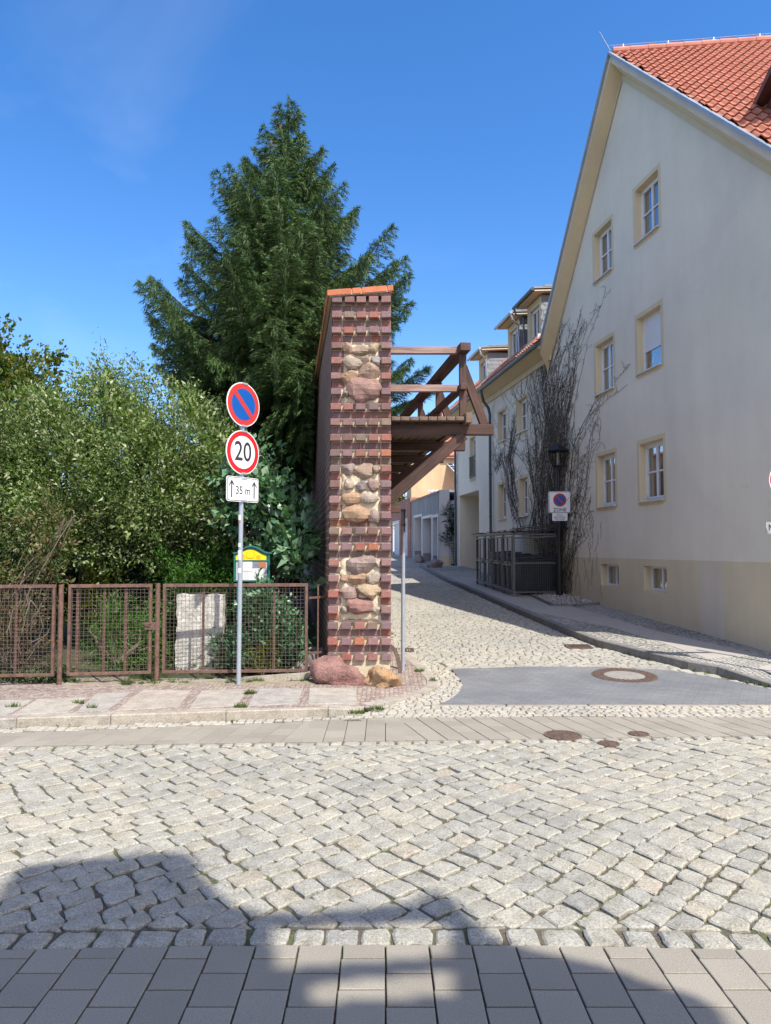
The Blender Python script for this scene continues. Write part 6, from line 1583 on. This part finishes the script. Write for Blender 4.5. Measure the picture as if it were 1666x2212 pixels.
shrub('yellowish_weed', 'small bright yellow green weed at the foot of the sign post fence', 'plant', (-1.72, 10.40, .1), [(-1.72, 10.48, .38, .14, .08, .26)], 420, .055, L_yelg, asp=.5, sub=.07, trunk=.006, limbn=6, per=12)
shrub('garden_hedge', 'broad dark hedge closing the far end of the garden', 'hedge', (-9.0, 19.0, .5), [(-13.5, 19, 2.0, 2.4, .8, 2.0), (-10.0, 19, 2.2, 2.4, .8, 2.1), (-6.6, 19, 2.2, 2.2, .8, 2.1), (-3.9, 19, 2.0, 1.4, .8, 2.0)], 26000, .16, L_yew, sub=.3, limbn=12, shell=.5)
# trees far beyond the garages and roofs
shrub('far_tree', 'green tree far up the lane behind the brick garage', 'tree', (3.0, 62, 1.7), [(2.4, 62, 6.3, 2.3, 2, 2.2), (0, 64, 6.0, 2.5, 2, 2.0)], 5000, .22, L_mid, sub=.4, ycut=1)
# climbing plant and trellis on the garage end wall
cp_ = thing('trellis', 'thin wire trellis on the pale end wall of the grey garage', 'trellis', (3.0, 34.1, 1.1)); mb = MB()
for i in range(8): x = 2.95+i*.09; mb.bar((x, 34.08, 1.15), (x, 34.05, 3.9), .010, .010)
for j in range(22): mb.bar((2.95, 34.07, 1.2+j*.12), (3.6, 34.04, 1.2+j*.12), .010, .010)
mb.build('wires', M_black, cp_)
shrub('climbing_plant', 'dark climber sprawling over the trellis at the end of the grey garage', 'climber', (3.2, 34.0, 1.1), [(2.95, 33.95, 3.55, .28, .12, .5), (3.05, 33.95, 2.9, .26, .1, .5), (2.8, 33.95, 2.35, .25, .1, .3), (3.25, 33.95, 1.9, .13, .08, .2), (3.25, 33.9, 1.2, .25, .1, .12)], 3600, .06, L_yew, sub=.1, trunk=.012, ycut=1)
# ground cover, weeds and grass tufts
def tufts(spots, name, label, m, hgt=.05, kind='stuff'):
    out = []
    for (x, y, z, r, n) in spots:
        a_ = rng.random(n)*6.28; q = rng.random(n)**.5*r; P = np.stack([x+np.cos(a_)*q*1.6, y+np.sin(a_)*q*.7, np.full(n, z)], 1)
        d = unit(np.stack([rng.normal(size=n)*.5, rng.normal(size=n)*.5, np.ones(n)], 1)); s = unit(np.cross(d, rng.normal(size=(n, 3)))); L = hgt*(.5+rng.random((n, 1)))
        out.append(np.stack([P-s*.005, P+s*.005, P+d*L+rng.normal(size=(n, 3))*.008], 1))
    o = np_mesh(name, np.concatenate(out), 3, m); tag(o, label, 'grass', kind=kind); return o
sp = []
for px, py, r, n in [(540,1499,.05,160),(520,1528,.05,120),(345,1462,.08,120),(310,1465,.14,260),(150,1472,.10,220),(410,1452,.06,100),(580,1468,.12,200),(630,1468,.14,240),(660,1472,.05,80),(790,1470,.04,60),(833,1468,.07,260),(905,1450,.05,70),(935,1470,.04,50),(770,1541,.06,120),(815,1533,.06,120),(30,1528,.06,70),(170,1520,.05,60),(200,1530,.04,50),(450,1468,.04,60),(870,1440,.04,40)]:
    p = G(px, py, SW if px < 780 else .02); sp.append((p.x, p.y, p.z, r, n))
for i in range(20):
    x = random.uniform(-4.2, -1.0); y = fy(x)-random.uniform(-.02, .22); sp.append((x, y, SW+.0, .05, 45))
for i in range(16):
    t_ = random.random(); p = kerbR[5].lerp(kerbR[9], t_); sp.append((p.x-.02, p.y-.02, p.z, .03, 18))
tufts(sp, 'grass', 'scattered grass tufts and weeds in the paving joints and along the fence foot', L_grass)
P = np.stack([rng.uniform(-7.5, -4.45, 5200), rng.uniform(10.08, 10.75, 5200), SW+.02+rng.random(5200)*.10], 1)
o = np_mesh('ground_cover', leaves(P, .05, .6, .8), 4, L_ivy); tag(o, 'low leafy ground cover behind the concrete edging under the left fence panel', 'ground cover', kind='stuff')
P = np.stack([rng.uniform(-4.2, -1.2, 4200), rng.uniform(10.6, 13.5, 4200), SW+.05+rng.random(4200)*.12], 1); P = P[P[:, 0] < -1.0-.131*(P[:, 1]-10.3)]
o = np_mesh('garden_weeds', leaves(P, .07, .4, .8), 4, L_mid); tag(o, 'low weeds and seedlings on the garden earth behind the gate', 'weeds', kind='stuff')
# fallen leaves
P = []
for px, py in [(145,1561),(120,1565),(30,1572),(640,1650),(500,1555),(245,1470),(262,1475),(300,1466),(380,1475)]: p = G(px, py, .02); P.append((p.x, p.y, p.z))
o = np_mesh('fallen_leaves', leaves(np.array(P), .06, .6, 1.5), 4, L_dead); tag(o, 'few dry leaves lying along the left kerb', 'leaves', kind='stuff')

# bare climbing vine over the house corner
vine = thing('bare_vine', 'leafless climbing vine with grey stems spreading over the house corner behind the lamp', 'climber', W(21.2, .7))
def wallYZ(px, py):
    a_, b_ = ray(px, py); Y = 8.1/(a_+.1452); return Y, EYE+b_*Y
guides = [ # pixel polylines of the main stems and how many strands follow each
 ([(1195,1290),(1198,1150),(1205,1000),(1190,860),(1180,760),(1190,700)], 26, .26), ([(1205,1290),(1210,1120),(1222,960),(1235,840),(1245,740),(1270,645)], 14, .22),
 ([(1215,1290),(1228,1100),(1250,960),(1290,880),(1340,830),(1370,770)], 4, .16), ([(1190,1290),(1185,1130),(1180,1000),(1200,870),(1230,760),(1262,690)], 14, .25),
 ([(1180,1280),(1165,1160),(1160,1020),(1150,900),(1140,830),(1130,790)], 12, .24), ([(1210,1290),(1232,1180),(1262,1080),(1282,980),(1290,900),(1335,870)], 4, .14),
 ([(1130,1150),(1110,1080),(1100,1000),(1110,940),(1125,880),(1105,830)], 14, .28), ([(1115,1140),(1095,1060),(1080,980),(1070,1020),(1064,960)], 7, .2),
 ([(1150,1150),(1170,1080),(1145,1000),(1100,960),(1085,900)], 8, .22), ([(1200,1250),(1212,1150),(1240,1090),(1250,1000),(1240,930)], 10, .24),
 ([(1185,760),(1150,770),(1110,800),(1070,845)], 5, .08), ([(1170,1200),(1172,1050),(1178,930),(1160,840),(1186,740),(1180,690)], 16, .3),
 ([(1225,1290),(1240,1210),(1270,1150),(1275,1060)], 4, .2), ([(1195,1280),(1192,1200),(1196,1080),(1204,960),(1222,880),(1225,800)], 16, .16)]
mb = MB(); rr = random.Random(4)
def strand(p, r0, off):
    pts = []
    for (y, z, s_) in p: pts.append(W(y, z, off+rr.uniform(-.006, .01)))
    mb.tube(pts, [max(.0035, r0*(1-.8*i/len(pts))) for i in range(len(pts))], 4, cap=False)
win_holes = [h[:4] for h in wins]+[h[:4] for h in wwin]
def blocked(y, z): return any(h[0]+.0 < y < h[1] and h[2] < z < h[3] for h in win_holes) or PG[0] < y < PG[1] and z < 4.3
for gpts, cnt, spread in guides:
    base_ = [wallYZ(*p) for p in gpts]
    for c_ in range(int(cnt*1.2)):
        ph = [rr.uniform(0, 6.28) for _ in range(4)]; sy = rr.gauss(0, spread*2.1); sz_ = rr.uniform(-.2, .2); L_ = rr.uniform(.55, 1.05); st = rr.uniform(0, .35) if c_ > 3 else 0
        pts = []; n = 34
        for i in range(n+1):
            t_ = st+(L_-st)*i/n
            if t_ > 1.02: break
            f = min(.999, t_)*(len(base_)-1); k = int(f); y = lerp(base_[k][0], base_[k+1][0], f-k); z = lerp(base_[k][1], base_[k+1][1], f-k)
            y += sy*(.25+1.0*t_)+.20*math.sin(t_*7+ph[0])+.07*math.sin(t_*27+ph[1])+rr.gauss(0, .02); z += sz_+.05*math.sin(t_*23+ph[2])
            if blocked(y, z) or z < .5 or y < 15: 
                if len(pts) > 2: strand(pts, .013, .012)
                pts = []; continue
            pts.append((y, z, t_))
            if rr.random() < .72:                  # side twigs, mostly short and sideways
                l = rr.uniform(.08, .55); a_ = rr.choice([-1, 1])*rr.uniform(.3, 1.4); tw_ = []; yy_, zz_ = y, z
                for q in range(5):
                    tw_.append((yy_, zz_, 0)); yy_ += math.sin(a_)*l/4; zz_ += math.cos(a_)*l/4*(.9 if rr.random() < .8 else -.5); a_ += rr.gauss(0, .35)
                    if blocked(yy_, zz_): break
                if len(tw_) > 2: strand(tw_, rr.uniform(.0025, .0045), .010)
        if len(pts) > 2: strand(pts, rr.uniform(.003, .009), .014)
                                        # thin runners down to the plinth
for c_ in range(46):
    px = rr.uniform(1232, 1300) if c_ % 3 else rr.uniform(1215, 1250); Y_, _ = wallYZ(px, 1200); z = rr.uniform(1.0, 3.2); pts = []
    for i in range(10):
        pts.append((Y_, z, 0)); Y_ += rr.gauss(0, .03); z -= rr.uniform(.02, .09)
        if blocked(Y_, z) or z < .65: break
    if len(pts) > 3: strand(pts, .004, .006)
mb.build('stems', M_vine, vine)
mb = MB()                                        # tangle lying on the cage lid
for c_ in range(40):
    t_ = rr.random(); p = A0.lerp(A1, t_); p = Vector((p.x+rr.uniform(-.1, .5), p.y, 2.40)); pts = [p]
    for i in range(6): p = p+Vector((rr.gauss(0, .06), rr.gauss(.0, .12), rr.gauss(0, .012))); p.z = max(p.z, 2.385); pts.append(p.copy())
    mb.tube(pts, .007, 4, cap=False)
for c_ in range(26):
    t_ = rr.random(); p = A0.lerp(B0, t_); p = Vector((p.x, p.y+rr.uniform(-.1, .2), 2.42+t_*.12)); pts = [p]
    for i in range(5): p = p+Vector((rr.gauss(0, .10), rr.gauss(0, .04), rr.gauss(.01, .015))); pts.append(p.copy())
    mb.tube(pts, .007, 4, cap=False)
mb.build('tangle', M_vine, vine)

for o in list(C.objects):
    if '_o' in o: del o['_o']
